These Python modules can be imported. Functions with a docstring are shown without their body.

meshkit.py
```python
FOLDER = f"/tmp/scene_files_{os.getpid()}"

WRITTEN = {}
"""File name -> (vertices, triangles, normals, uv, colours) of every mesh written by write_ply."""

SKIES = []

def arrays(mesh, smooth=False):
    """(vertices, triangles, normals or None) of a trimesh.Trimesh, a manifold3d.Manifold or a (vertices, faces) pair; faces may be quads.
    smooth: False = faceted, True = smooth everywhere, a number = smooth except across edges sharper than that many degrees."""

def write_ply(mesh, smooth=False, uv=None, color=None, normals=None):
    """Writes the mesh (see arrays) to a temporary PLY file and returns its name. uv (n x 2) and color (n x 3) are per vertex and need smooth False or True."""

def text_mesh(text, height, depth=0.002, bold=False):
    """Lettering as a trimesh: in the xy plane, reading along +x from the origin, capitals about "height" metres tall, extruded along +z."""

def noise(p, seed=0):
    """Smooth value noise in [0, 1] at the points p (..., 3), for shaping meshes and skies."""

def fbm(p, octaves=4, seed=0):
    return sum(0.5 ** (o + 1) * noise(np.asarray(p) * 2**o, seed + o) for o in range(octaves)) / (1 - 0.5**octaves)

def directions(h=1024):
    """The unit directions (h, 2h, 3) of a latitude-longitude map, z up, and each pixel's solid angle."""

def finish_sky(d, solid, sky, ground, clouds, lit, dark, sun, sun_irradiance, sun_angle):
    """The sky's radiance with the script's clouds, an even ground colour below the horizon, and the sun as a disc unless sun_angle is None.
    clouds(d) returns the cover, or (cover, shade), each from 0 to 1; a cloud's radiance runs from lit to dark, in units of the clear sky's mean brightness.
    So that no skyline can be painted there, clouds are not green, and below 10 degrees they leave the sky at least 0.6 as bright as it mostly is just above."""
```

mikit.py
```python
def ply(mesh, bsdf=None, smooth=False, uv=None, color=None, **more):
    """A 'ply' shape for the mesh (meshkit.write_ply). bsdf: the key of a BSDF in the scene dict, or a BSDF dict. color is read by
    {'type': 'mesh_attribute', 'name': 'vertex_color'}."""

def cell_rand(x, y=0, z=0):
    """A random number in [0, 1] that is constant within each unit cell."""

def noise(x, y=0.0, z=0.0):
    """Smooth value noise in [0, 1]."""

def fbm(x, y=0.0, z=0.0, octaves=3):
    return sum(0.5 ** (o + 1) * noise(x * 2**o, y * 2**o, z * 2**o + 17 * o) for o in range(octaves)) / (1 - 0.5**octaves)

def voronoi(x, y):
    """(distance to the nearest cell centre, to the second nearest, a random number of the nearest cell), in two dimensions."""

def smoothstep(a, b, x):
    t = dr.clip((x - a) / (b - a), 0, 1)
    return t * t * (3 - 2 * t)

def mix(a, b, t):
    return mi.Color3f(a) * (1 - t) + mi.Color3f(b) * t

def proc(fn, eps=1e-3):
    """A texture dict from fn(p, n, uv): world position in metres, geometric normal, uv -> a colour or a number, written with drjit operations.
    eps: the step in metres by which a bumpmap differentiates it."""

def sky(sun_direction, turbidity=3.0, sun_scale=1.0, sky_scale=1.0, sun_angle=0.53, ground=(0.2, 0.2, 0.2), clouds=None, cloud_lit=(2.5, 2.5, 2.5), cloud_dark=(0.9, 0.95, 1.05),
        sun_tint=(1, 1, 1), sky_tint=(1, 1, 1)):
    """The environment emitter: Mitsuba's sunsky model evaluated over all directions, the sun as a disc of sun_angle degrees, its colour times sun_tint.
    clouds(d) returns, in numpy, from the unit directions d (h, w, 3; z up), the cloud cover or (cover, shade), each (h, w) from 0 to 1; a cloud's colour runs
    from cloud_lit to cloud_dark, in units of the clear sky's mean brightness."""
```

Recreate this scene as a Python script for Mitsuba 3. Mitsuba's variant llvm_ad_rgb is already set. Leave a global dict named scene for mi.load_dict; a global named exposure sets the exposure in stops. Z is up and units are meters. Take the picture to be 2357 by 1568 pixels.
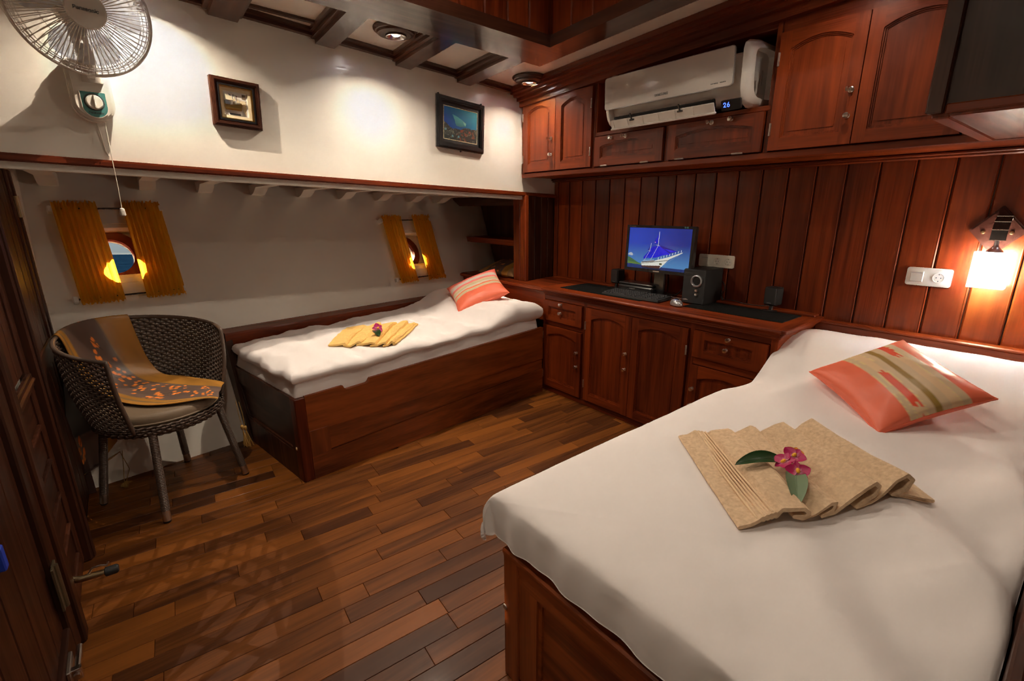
import math, random
import numpy as np, trimesh, shapely, drjit as dr, mitsuba as mi, mikit, meshkit
from mikit import ply, proc, noise, fbm, cell_rand, smoothstep, mix
from shapely.geometry import Polygon, LineString, Point, box as rect
from shapely import affinity

T = mi.ScalarTransform4f
scene, labels = {'type': 'scene'}, {}
rng = random.Random(7)
nrg = np.random.default_rng(7)

# ------------------------------------------------------------------ camera, sky, exposure
exposure = 0.0
RIGHT = np.array([0.62949, 0.77698, -0.00580]); DOWN = np.array([0.20504, -0.17331, -0.96329]); FWD = np.array([-0.74946, 0.60519, -0.26841])
EYE = np.array([0.0, 0.0, 1.5])
scene['camera'] = {'type': 'perspective', 'fov': 94.2, 'fov_axis': 'x', 'near_clip': 0.02, 'far_clip': 2000.0,
                   'to_world': T().look_at(origin=EYE.tolist(), target=(EYE + FWD).tolist(), up=(-DOWN).tolist())}
UPN = np.array([-0.06713, 0.05603, 0.99617])   # the boat lies over a little: the true vertical in the cabin's frame
SKY_SCALE, SUN_SCALE = 0.85, 45.0
_e1 = np.array([1.0, 0, 0]) - UPN * UPN[0]; _e1 /= np.linalg.norm(_e1)
WORLD = np.stack([_e1, np.cross(UPN, _e1), UPN], 1)              # the world's axes, seen from the cabin
SUN_CABIN = np.array([-.93, -.27, .29])                         # towards the low sun, in the cabin's frame
SUN_DIR = tuple(WORLD.T @ (SUN_CABIN / np.linalg.norm(SUN_CABIN)))
_sky = mikit.sky(SUN_DIR, turbidity=4.0, sun_scale=SUN_SCALE, sky_scale=SKY_SCALE, sky_tint=(.62, .88, 1.60), ground=(0.1, 0.14, 0.2))
_w4 = np.eye(4); _w4[:3, :3] = WORLD
_sky['to_world'] = T(_w4.tolist()) @ _sky['to_world']
scene['sky'] = _sky
BULB = 2050.0                                # radiance of a ceiling halogen bulb
WALL_LAMP = 100.0                             # radiance of the glass shade by the bed
WARM = (1.0, 0.84, 0.66)

# ------------------------------------------------------------------ materials
def tex_wood(p, uv, dark, light, gscale, tonevar):
    ax = uv.y
    g = dr.select(ax < .5, p.x, dr.select(ax < 1.5, p.y, p.z))
    a = dr.select(ax < .5, p.y, p.x)
    b = dr.select(ax < 1.5, p.z, p.y)
    seed = uv.x * 91.7
    s2 = noise(a * 7 + seed * 2, b * 7, g * 1.3 + seed)
    wob = s2 * .06
    s1 = fbm((a + wob) * 42 * gscale + seed, (b + wob) * 42 * gscale, g * 1.5, octaves=2)
    s3 = noise(a * 230, b * 230 + seed, g * 7)
    t = s1 * .45 + s2 * .4 + s3 * .15 + (uv.x - .5) * tonevar
    return mix(dark, light, smoothstep(.15, .90, t))

def f_mahogany(p, n, uv): return tex_wood(p, uv, (.052, .0072, .0018), (.200, .0305, .0050), 1.0, .22)
def f_walnut(p, n, uv): return tex_wood(p, uv, (.016, .0048, .0026), (.060, .0165, .0065), 1.0, .22)
def f_teak(p, n, uv): return tex_wood(p, uv, (.046, .0125, .0026), (.205, .0630, .0100), .8, .44)
def f_sapele(p, n, uv): return tex_wood(p, uv, (.056, .0110, .0026), (.260, .0560, .0105), .9, .30)
def f_paint(p, n, uv):
    k = noise(p.x * 4, p.y * 4, p.z * 4)
    return mix((.81, .765, .68), (.86, .82, .745), k)
def f_brush(p, n, uv): return noise(p.x * 50, p.y * 24, p.z * 130)
def f_terry(p, n, uv): return fbm(p.x * 210, p.y * 210, p.z * 210, octaves=2)
def f_cloth(p, n, uv): return noise(p.x * 900, p.y * 900, p.z * 900)
def f_sea(p, n, uv): return fbm(p.x * 1.1, p.y * 1.1, 0.0, octaves=4)
def f_towel(p, n, uv):
    return mix((.52, .365, .225), (.76, .575, .385), fbm(p.x * 130, p.y * 130, p.z * 130, octaves=2))
def f_towel_y(p, n, uv):
    return mix((.66, .40, .12), (.88, .60, .22), fbm(p.x * 130, p.y * 130, p.z * 130, octaves=2))
def f_seacol(p, n, uv):
    return mix((.0006, .0040, .017), (.0035, .0160, .048), smoothstep(.3, .75, fbm(p.x * .9, p.y * .5, 0.0, octaves=4)))

def rgb(c): return {'type': 'rgb', 'value': list(c)}
def mat(key, color, rough=.5, spec=.5, **k):
    c = color if isinstance(color, dict) else rgb(color)
    scene[key] = {'type': 'twosided', 'bsdf': {'type': 'principled', 'base_color': c, 'roughness': rough, 'specular': spec, **k}}
def bumped(key, color, fn, height, rough=.5, spec=.5, eps=1e-3, **k):
    c = color if isinstance(color, dict) else rgb(color)
    scene[key] = {'type': 'twosided', 'bsdf': {'type': 'bumpmap', 'tex': proc(fn, eps), 'scale': height,
                  'bsdf': {'type': 'principled', 'base_color': c, 'roughness': rough, 'specular': spec, **k}}}
VC = {'type': 'mesh_attribute', 'name': 'vertex_color'}
mat('mahogany', proc(f_mahogany), .40, .18, clearcoat=.34, clearcoat_gloss=.975)
mat('walnut', proc(f_walnut), .40, .2, clearcoat=.5, clearcoat_gloss=.975)
mat('teak', proc(f_teak), .45, .2, clearcoat=.22, clearcoat_gloss=.93)
mat('sapele', proc(f_sapele), .42, .28, clearcoat=.55, clearcoat_gloss=.975)
mat('beam_varnish', proc(f_walnut), .18, .5, clearcoat=1.0, clearcoat_gloss=.95)
WOODS = ('mahogany', 'walnut', 'teak', 'sapele', 'beam_varnish')
bumped('white_paint', proc(f_paint), f_brush, .0005, .28, .5, 2e-3, clearcoat=.6, clearcoat_gloss=.85)
mat('ceiling_paint', (.88, .83, .735), .22, .5, clearcoat=.7, clearcoat_gloss=.93)
mat('linen', (.77, .735, .725), .85, .2, sheen=.3)
bumped('terry_tan', proc(f_towel), f_terry, .004, .95, .15, 1.2e-3, sheen=.4)
bumped('terry_yellow', proc(f_towel_y), f_terry, .004, .95, .15, 1.2e-3, sheen=.4)
mat('chrome', (.86, .84, .80), .16, .5, metallic=1.0)
mat('brass', (.80, .66, .40), .28, .5, metallic=1.0)
mat('old_brass', (.16, .13, .08), .45, .4, metallic=.8)
mat('brushed_metal', (.62, .58, .53), .35, .5, metallic=1.0)
mat('black_gloss', (.008, .008, .009), .15, .5, clearcoat=.6)
mat('black_matte', (.007, .007, .008), .55, .3)
mat('black_ash', (.009, .009, .010), .50, .3)
mat('charcoal', (.022, .024, .026), .45, .3)
mat('key_grey', (.032, .034, .038), .45, .3)
mat('white_plastic', (.87, .85, .80), .30, .5, clearcoat=.3)
mat('fan_plastic', (.70, .655, .58), .30, .5, clearcoat=.3)
mat('cream_plastic', (.80, .76, .66), .28, .5, clearcoat=.3)
mat('ac_panel', (.84, .81, .77), .12, .5, clearcoat=1.0, clearcoat_gloss=.97)
mat('grey_print', (.12, .12, .12), .5)
mat('dark_print', (.03, .03, .035), .5)
mat('teal', (.045, .17, .16), .4)
mat('silver_plastic', (.55, .56, .58), .25, .5, metallic=.8)
mat('rattan', (.085, .060, .047), .30, .6, clearcoat=.35, clearcoat_gloss=.8)
mat('rattan_dark', (.018, .012, .010), .45, .4)
mat('seat_brown', (.16, .115, .075), .55, .4, sheen=.3)
mat('seat_tan', (.72, .54, .35), .8, .2)
mat('colored_satin', VC, .38, .5, sheen=.6)
mat('colored_silk', VC, .42, .45, sheen=.7)
mat('colored_print', VC, .35, .5)
mat('colored_petal', VC, .45, .4)
mat('leaf_dark', (.012, .040, .012), .28, .5)
mat('leaf_grey', (.14, .21, .12), .5, .4)
mat('gold_thread', (.36, .21, .055), .6, .4)
mat('cream_mat', (.80, .68, .46), .8, .2)
mat('gold', (.75, .55, .20), .25, .5, metallic=1.0)
mat('blue_webbing', (.010, .030, .30), .7, .3)
mat('cord_white', (.72, .68, .60), .6, .3)
mat('cable_black', (.012, .012, .012), .5, .4)
mat('cable_grey', (.16, .15, .15), .5, .4)
mat('mat_black', (.008, .008, .008), .95, .05)
mat('rubber', (.012, .012, .012), .7, .3)
mat('lamp_leather', (.008, .006, .006), .45, .3, clearcoat=.2)
mat('lamp_plate', (.030, .008, .006), .5, .15)
scene['curtain_cloth'] = {'type': 'principledthin', 'base_color': rgb((.78, .43, .045)), 'roughness': .8, 'diff_trans': 1.5, 'spec_trans': 0.0, 'eta': 1.3}
scene['fan_blade'] = {'type': 'principledthin', 'base_color': rgb((.86, .87, .90)), 'roughness': .06, 'diff_trans': 1.0, 'spec_trans': .94, 'eta': 1.3}
scene['glass'] = {'type': 'thindielectric', 'int_ior': 1.14}
scene['sea_water'] = {'type': 'twosided', 'bsdf': {'type': 'diffuse', 'reflectance': proc(f_seacol, .05)}}

# ------------------------------------------------------------------ helpers
def bx(x0, x1, y0, y1, z0, z1, b=.003):
    (x0, x1), (y0, y1), (z0, z1) = sorted((x0, x1)), sorted((y0, y1)), sorted((z0, z1))
    b = min(b, .4 * min(x1 - x0, y1 - y0, z1 - z0))
    pts = []
    for x, sx in ((x0, 1), (x1, -1)):
        for y, sy in ((y0, 1), (y1, -1)):
            for z, sz in ((z0, 1), (z1, -1)):
                if b <= 0: pts.append((x, y, z))
                else: pts += [(x, y + sy * b, z + sz * b), (x + sx * b, y, z + sz * b), (x + sx * b, y + sy * b, z)]
    return trimesh.convex.convex_hull(np.array(pts))
def cat(*m):
    m = [x for q in m for x in (q if isinstance(q, (list, tuple)) else [q])]
    return trimesh.util.concatenate(m)
def frame4(o, ux, uy, uz=None):
    ux = np.asarray(ux, float); uy = np.asarray(uy, float)
    uz = np.cross(ux, uy) if uz is None else np.asarray(uz, float)
    M = np.eye(4); M[:3, 0], M[:3, 1], M[:3, 2], M[:3, 3] = ux, uy, uz, o
    return M
def moved(m, M):
    m = m.copy(); m.apply_transform(M); return m
def shift(m, x=0, y=0, z=0):
    m = m.copy(); m.apply_translation((x, y, z)); return m
def ext(poly, h, z=0.0):
    polys = getattr(poly, 'geoms', [poly])
    ms = [trimesh.creation.extrude_polygon(g, h) for g in polys if g.area > 1e-9]
    m = cat(ms)
    if z: m.apply_translation((0, 0, z))
    return m
def lathe(prof, n=32, axis_o=(0, 0, 0), d=(0, 0, 1)):
    m = trimesh.creation.revolve(np.array(prof, float), sections=n)
    d = np.asarray(d, float) / np.linalg.norm(d)
    M = trimesh.geometry.align_vectors([0, 0, 1], d); M[:3, 3] = axis_o
    m.apply_transform(M); return m
def tube(pts, r, n=8, closed=False):
    P = np.asarray(pts, float); k = len(P)
    r = np.broadcast_to(np.asarray(r, float), (k,))
    t = np.roll(P, -1, 0) - np.roll(P, 1, 0) if closed else np.gradient(P, axis=0)
    t /= np.maximum(np.linalg.norm(t, axis=1, keepdims=True), 1e-12)
    a = np.array([0, 0, 1.0]) if abs(t[0][2]) < .9 else np.array([1.0, 0, 0])
    u = np.cross(t[0], a); u /= np.linalg.norm(u); V = []
    for i in range(k):
        u = u - t[i] * (u @ t[i]); u /= np.linalg.norm(u); w = np.cross(t[i], u)
        ang = np.arange(n) / n * 2 * np.pi
        V.append(P[i] + r[i] * (np.cos(ang)[:, None] * u + np.sin(ang)[:, None] * w))
    V = np.vstack(V); F = []
    for i in range(k if closed else k - 1):
        j = (i + 1) % k
        for q in range(n):
            a0, a1, b0, b1 = i * n + q, i * n + (q + 1) % n, j * n + q, j * n + (q + 1) % n
            F += [(a0, a1, b1), (a0, b1, b0)]
    if not closed:
        V = np.vstack([V, P[0], P[-1]])
        for q in range(n):
            F += [(len(V) - 2, (q + 1) % n, q), (len(V) - 1, (k - 1) * n + q, (k - 1) * n + (q + 1) % n)]
    return trimesh.Trimesh(V, np.array(F), process=False)
def grid(P, flip=False):
    nu, nv = P.shape[:2]
    i = np.arange(nu * nv).reshape(nu, nv)
    q = np.stack([i[:-1, :-1], i[1:, :-1], i[1:, 1:], i[:-1, 1:]], -1).reshape(-1, 4)
    F = np.vstack([q[:, [0, 1, 2]], q[:, [0, 2, 3]]])
    if flip: F = F[:, ::-1]
    return trimesh.Trimesh(P.reshape(-1, 3), F, process=False)
def slab(P, thick):
    """A closed cloth: the grid and its copy thick below (along the vertex normals)."""
    g = grid(P); n = g.vertex_normals.reshape(P.shape)
    Q = P - n * thick
    nu, nv = P.shape[:2]; N = nu * nv
    i = np.arange(N).reshape(nu, nv)
    rim = np.concatenate([i[0, :-1], i[:-1, -1], i[-1, :0:-1], i[:0:-1, 0]])
    F = [g.faces, g.faces[:, ::-1] + N]
    a, b = rim, np.roll(rim, -1)
    F += [np.stack([b, a, a + N], 1), np.stack([b, a + N, b + N], 1)]
    return trimesh.Trimesh(np.vstack([P.reshape(-1, 3), Q.reshape(-1, 3)]), np.vstack(F), process=False)
def smooth_interp(ctrl, n, axis=0):
    from scipy.interpolate import CubicSpline
    ctrl = np.asarray(ctrl, float); k = ctrl.shape[axis]
    return CubicSpline(np.arange(k), ctrl, axis=axis)(np.linspace(0, k - 1, n))
def W(mesh, axis, tone=None): return (mesh, axis, rng.random() if tone is None else tone)
def put(key, mesh, material, smooth=False, axis=2, tone=None, color=None, **more):
    """ONE entry of the scene. Wood takes (mesh, grain axis, tone) or a list of such pieces."""
    if material in WOODS:
        pieces = mesh if isinstance(mesh, list) else [mesh]
        pieces = [p if isinstance(p, tuple) else W(p, axis, tone) for p in pieces]
        uv = np.vstack([np.tile([[t, a]], (len(m.vertices), 1)) for m, a, t in pieces])
        m = pieces[0][0] if len(pieces) == 1 else trimesh.util.concatenate([p[0] for p in pieces])
        if not smooth:                                   # split the faces so that edges stay crisp
            f = m.faces; uv = uv[f.ravel()]
            m = trimesh.Trimesh(m.vertices[f.ravel()], np.arange(f.size).reshape(-1, 3), process=False)
        scene[key] = ply(m, material, smooth, uv=uv, **more)
    else:
        if isinstance(mesh, (list, tuple)): mesh = cat(*mesh)
        scene[key] = ply(mesh, material, smooth, color=color, **more)
    return key
_used = set()
def name(base):
    k, i = base, 0
    while k in _used or k in scene:
        i += 1; k = f'{base}_{i:03d}'
    _used.add(k); return k
def part(parent, base): return name(f'{parent}__{base}')
def tag(key, label=None, category=None, group=None, kind=None):
    d = labels.setdefault(key, {})
    for a, b in (('label', label), ('category', category), ('group', group), ('kind', kind)):
        if b: d[a] = b
    return key
def thing(base, label, category, group=None): return tag(name(base), label, category, group)
def struct(base, label=None, category=None):
    return tag(base if base not in _used and not _used.add(base) else name(base), label, category, kind='structure')

# ------------------------------------------------------------------ planes of the cabin
BACK = 3.12                                                     # the planked bulkhead behind the desk
def xw(y): return -3.24 + (3.12 - y) * math.tan(math.radians(6))  # the white side above the trim
def ztrim(y): return 1.602 + (2.70 - y) * .033                  # its lower edge follows the deck's sheer
def zc(x, y): return 2.462 + .050 * (x + 3.05) - .030 * (y - .6)  # the cambered ceiling
HN = np.array([0.92135447, 0.12328757, 0.36865447]); HD = -3.0837568863775076   # the flared hull side
HT = np.array([-0.13264, 0.99116, 0.0])                          # along the hull
HS = np.cross(HN, HT); HS = HS if HS[2] > 0 else -HS              # up the hull
H0 = HN * HD; H0 = H0 - HS * (H0[2] / HS[2])                      # foot of the hull at z = 0
H0 = H0 - HT * (H0[1] / HT[1])                                    # ... at y = 0
def hull(t, s, d=0.0): return H0 + HT * t + HS * s + HN * d
def ceil_slab(x0, x1, y0, y1, d0, d1, skew=None):
    """A box that hangs from the ceiling surface: d0..d1 below it."""
    V = []
    for x, y in ((x0, y0), (x1, y0), (x1, y1), (x0, y1)):
        V.append((x, y, zc(x, y) - d0)); V.append((x, y, zc(x, y) - d1))
    if skew:                                                      # the first two x are cut along the wall
        for i, (x, y) in enumerate(((x0, y0), (x1, y0), (x1, y1), (x0, y1))):
            if i in (0, 3):
                X = xw(y) + skew; V[2 * i] = (X, y, zc(X, y) - d0); V[2 * i + 1] = (X, y, zc(X, y) - d1)
    return trimesh.convex.convex_hull(np.array(V))

# ------------------------------------------------------------------ floor
struct('floor', 'dark teak strip floor of short varnished planks', 'floor')
put('floor', bx(-4.3, 1.0, -.55, 3.3, -.06, -.012, 0), 'walnut', axis=1, tone=.2)
FA = math.radians(4.0); FU = np.array([math.cos(FA), -math.sin(FA)]); FV = np.array([math.sin(FA), math.cos(FA)])
floor_poly = Polygon([(-3.30, -.37), (-3.70, 2.64), (-.88, 2.64), (-.88, -.37)])
bed_poly = Polygon([(-3.42, .52), (-2.66, .66), (-2.83, 2.64), (-3.8, 2.64)])
seen = floor_poly.difference(bed_poly)
PW = .085
nplank = 0
for i in range(-48, -6):
    u0 = i * PW
    v = -.9 - rng.random() * .5
    while v < 2.9:
        L = rng.choice((.36, .5, .6, .7, .8, 1.0)) * rng.uniform(.9, 1.1)
        q = [FU * a + FV * b for a, b in ((u0, v), (u0 + PW - .0012, v), (u0 + PW - .0012, v + L - .0012), (u0, v + L - .0012))]
        g = Polygon(q).intersection(seen); v += L
        if g.is_empty or g.area < .0012: continue
        g = max(getattr(g, 'geoms', [g]), key=lambda z: z.area)
        top = g.buffer(-.0012)
        if top.is_empty or top.geom_type != 'Polygon': continue
        nplank += 1
        dz = rng.uniform(-.0006, 0)
        P0, P1 = np.array(g.exterior.coords)[:-1], np.array(top.exterior.coords)[:-1]
        m = trimesh.convex.convex_hull(np.vstack([np.c_[P0, np.full(len(P0), -.012)], np.c_[P0, np.full(len(P0), -.0015 + dz)], np.c_[P1, np.full(len(P1), dz)]]))
        put(part('floor', 'plank'), W(m, 1), 'teak')

# ------------------------------------------------------------------ the white side above the trim, the hull below it
wl = struct('wall_left', 'white painted cabin side with flared hull side below its brown trim', 'wall')
def wall_strip(za, zb, d0, d1, y0=-.40, y1=3.15):
    V = []
    for y in (y0, y1):
        for z in (za, zb):
            zz = z(y) if callable(z) else z
            for d in (d0, d1): V.append((xw(y) + d, y, zz))
    return trimesh.convex.convex_hull(np.array(V))
put(part(wl, 'upper_side'), wall_strip(ztrim, lambda y: zc(xw(y), y) + .06, -.05, 0), 'white_paint')
put(part(wl, 'fascia'), wall_strip(lambda y: ztrim(y) - .034, lambda y: ztrim(y) - .001, -.05, .002, -.40, 2.70), 'white_paint')
tl = struct('trim_1', 'brown varnished trim running along the lower edge of the white cabin side', 'trim')
put(tl, [W(wall_strip(lambda y: ztrim(y) - .006, lambda y: ztrim(y) + .026, .0, .022), 1), W(wall_strip(lambda y: ztrim(y), lambda y: ztrim(y) + .016, .02, .028), 1)], 'mahogany')
# hull with two square window openings
WIN = [dict(t=.062, s=1.245 / HS[2], y=.055), dict(t=2.19, s=1.132 / HS[2], y=2.17)]
hp = rect(-.42, -.03, 3.25, 1.80 / HS[2])
for w in WIN: hp = hp.difference(rect(w['t'] - .172, w['s'] - .19, w['t'] + .172, w['s'] + .19))
HM = frame4(H0, HT, HS, HN)
put(part(wl, 'hull_side'), moved(ext(hp, .12, -.12), HM), 'white_paint')
# underside of the side deck with its beams
V = []
for y in (-.42, 3.2):
    for z in (0, .02):
        V += [(xw(y) - .02, y, ztrim(y) - .002 + z + .012), (xw(y) - 1.25, y, ztrim(y) + .04 + z)]
put(part(wl, 'deck_underside'), W(trimesh.convex.convex_hull(np.array(V)), 1), 'mahogany')
for k, y in enumerate((-.26, .20, .52, .86, 1.20, 1.54, 1.88, 2.22, 2.52)):
    x0, x1, z = xw(y) - .05, hull(0, (ztrim(y) - .03) / HS[2])[0] - .1 - .13 * y, ztrim(y) + .012
    prof = Polygon([(x0, z), (x1, z), (x1, z - .072), (x1 + .14, z - .072)] + [(x1 + .14 + .16 * a, z - .072 + .050 * a ** 1.5) for a in (.25, .5, .75, 1)] + [(x0, z - .022)])
    put(part(wl, 'deck_beam'), moved(ext(prof, .085, -.042), frame4((0, y, 0), (1, 0, 0), (0, 0, 1))), 'white_paint')

# ------------------------------------------------------------------ portholes and what is outside
def window(k, w, port, label, curtains):
    n = struct(f'window_{k}', label, 'porthole window')
    c = hull(w['t'], w['s'])
    M = frame4(c, HT, HS, HN)
    px, ps = port
    plate = rect(-.26, -.26, .26, .26).difference(Point(px, ps).buffer(.112, 48))
    put(n, moved(ext(plate, .03, -.155), M), 'white_paint')
    ring = Point(px, ps).buffer(.165, 48).difference(Point(px, ps).buffer(.110, 48))
    put(part(n, 'wooden_ring'), W(moved(ext(ring, .035, -.125), M), 2), 'mahogany')
    put(part(n, 'pane'), moved(ext(Point(px, ps).buffer(.113, 48), .0005, -.15), M), 'glass')
    put(part(n, 'sill'), moved(bx(-.171, .171, -.189, -.155, -.12, -.004), M), 'white_paint')
    put(part(n, 'sill'), moved(bx(-.171, .171, -.155, -.125, -.12, -.045), M), 'white_paint')
    put(part(n, 'head_board'), moved(bx(-.171, .171, .165, .189, -.12, -.01), M), 'white_paint')
    # rods on white brackets, two gathered curtains
    cs = thing('curtain_rod_set', f'two dark curtain rods on white brackets at {curtains}', 'curtain rod')
    for v in (.272, -.272):
        put(part(cs, 'rod'), moved(tube([(-.262, v, .034), (.262, v, .034)], .005), M), 'rattan_dark', True)
        for u in (-.268, .262):
            put(part(cs, 'bracket'), moved(bx(u - .012, u + .012, v - .018, v + .018, 0, .045, .003), M), 'white_plastic')
    return M
def curtain(M, u0, u1, u0b, u1b, label, seed, group):
    r = np.random.default_rng(seed)
    nu, nv = 120, 56
    s = np.linspace(0, 1, nu); v = np.concatenate([np.linspace(-.306, -.262, 10)[:-1], np.linspace(-.262, .262, nv - 18), np.linspace(.262, .312, 10)[1:]])
    ph = np.cumsum(.4 + 1.2 * r.random(nu)); ph = ph / ph[-1] * 2 * np.pi * 8
    P = np.zeros((nu, nv, 3))
    for j, vv in enumerate(v):
        f = (vv + .306) / .618
        fr = np.clip((abs(vv) - .280) / .02, 0, 1)
        a, b = u0b + (u0 - u0b) * f, u1b + (u1 - u1b) * f
        tight = min(abs(vv - .272), abs(vv + .272))
        amp = (.0085 + .002 * math.sin(vv * 11 + seed)) * (1 if tight > .008 else .55)
        loose = .25 * np.sin(s * 7 + seed + vv * 1.2) * (1 - math.exp(-(tight / .12) ** 2)) + .5 * np.sin(s * 23 + vv * 5 + seed) * math.exp(-(tight / .03) ** 2)
        P[:, j, 0] = a + (b - a) * s + .002 * np.sin(ph * 2)
        P[:, j, 1] = vv + (.007 * np.sin(ph * 1.3 + seed) if abs(vv) > .288 else 0)
        P[:, j, 2] = .044 + amp * (1 + .5 * np.sin(s * 31 + seed)) * np.sin(ph + loose) + .010 * fr * np.sin(ph * 1.9 + 2 * seed) + .004 * np.sin(s * 14 + vv * 6 + seed)
    P[:, :, 2] = np.maximum(P[:, :, 2], .012)
    k = thing('window_curtain', label, 'curtain', group)
    put(k, moved(grid(P), M), 'curtain_cloth', True)
M1 = window(1, WIN[0], (-.035, .010), 'round porthole in the hull side, above the rattan chair', 'the porthole above the rattan chair')
curtain(M1, -.262, -.058, -.250, -.045, 'mustard curtain, the one nearer the cabin door at the porthole above the rattan chair', 1, 'mustard porthole curtains')
curtain(M1, .062, .262, .058, .268, 'mustard curtain, the one nearer the bed at the porthole above the rattan chair', 2, 'mustard porthole curtains')
M2 = window(2, WIN[1], (-.035, .0), 'round porthole in the hull side, above the narrow bed', 'the porthole above the narrow bed')
curtain(M2, -.262, -.062, -.250, -.060, 'mustard curtain at the porthole above the narrow bed, nearer its foot end', 3, 'mustard porthole curtains')
curtain(M2, .062, .262, .055, .262, 'mustard curtain at the porthole above the narrow bed, nearer the corner shelves', 4, 'mustard porthole curtains')
sea = tag('sea', 'blue rippled sea seen through the portholes', 'sea', kind='structure')
seaz = lambda x, y: -1.2 - (UPN[0] * (x + 4.9) + UPN[1] * y) / UPN[2]
V = np.array([(x, y, seaz(x, y)) for x, y in ((-4.9, -600), (-4.9, 600), (-1800, 1800), (-1800, -1800))])
scene['sea'] = ply(trimesh.Trimesh(V, [[0, 1, 2], [0, 2, 3]], process=False), 'sea_water')

# ------------------------------------------------------------------ planked bulkhead behind desk and bed
wb = struct('wall_back', 'dark red mahogany bulkhead of upright tongue and groove boards', 'wall')
put(wb, W(bx(-4.6, .9, BACK + .012, BACK + .06, -.05, 2.75, 0), 2, .1), 'walnut')
edges = [-3.245, -3.19] + [-3.052 + .1485 * i for i in range(0, 21)]
for a, b in zip(edges[:-1], edges[1:]):
    if b > .10: b = .10
    if a >= .1: break
    t = rng.random()
    m = bx(a + .0035, b - .0035, BACK - .004, BACK + .02, .80, 1.80, .006)
    bead = tube([(b - .006, BACK - .001, .80), (b - .006, BACK - .001, 1.80)], .005, 6)
    put(part(wb, 'board'), [W(m, 2, t), W(bead, 2, t)], 'mahogany')
put(part(wb, 'lower_panel'), W(bx(-4.2, .1, BACK - .004, BACK + .02, 0, .80), 0, .3), 'mahogany')
# moulded rail under the overhead cabinets, and the rail over the head of the wide bed
tr = struct('trim_2', 'moulded mahogany rail under the overhead cabinets', 'trim')
put(tr, [W(bx(-3.24, .1, BACK - .035, BACK - .003, 1.715, 1.745, .006), 0), W(bx(-3.24, .1, BACK - .05, BACK - .003, 1.728, 1.742, .004), 0)], 'mahogany')
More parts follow.
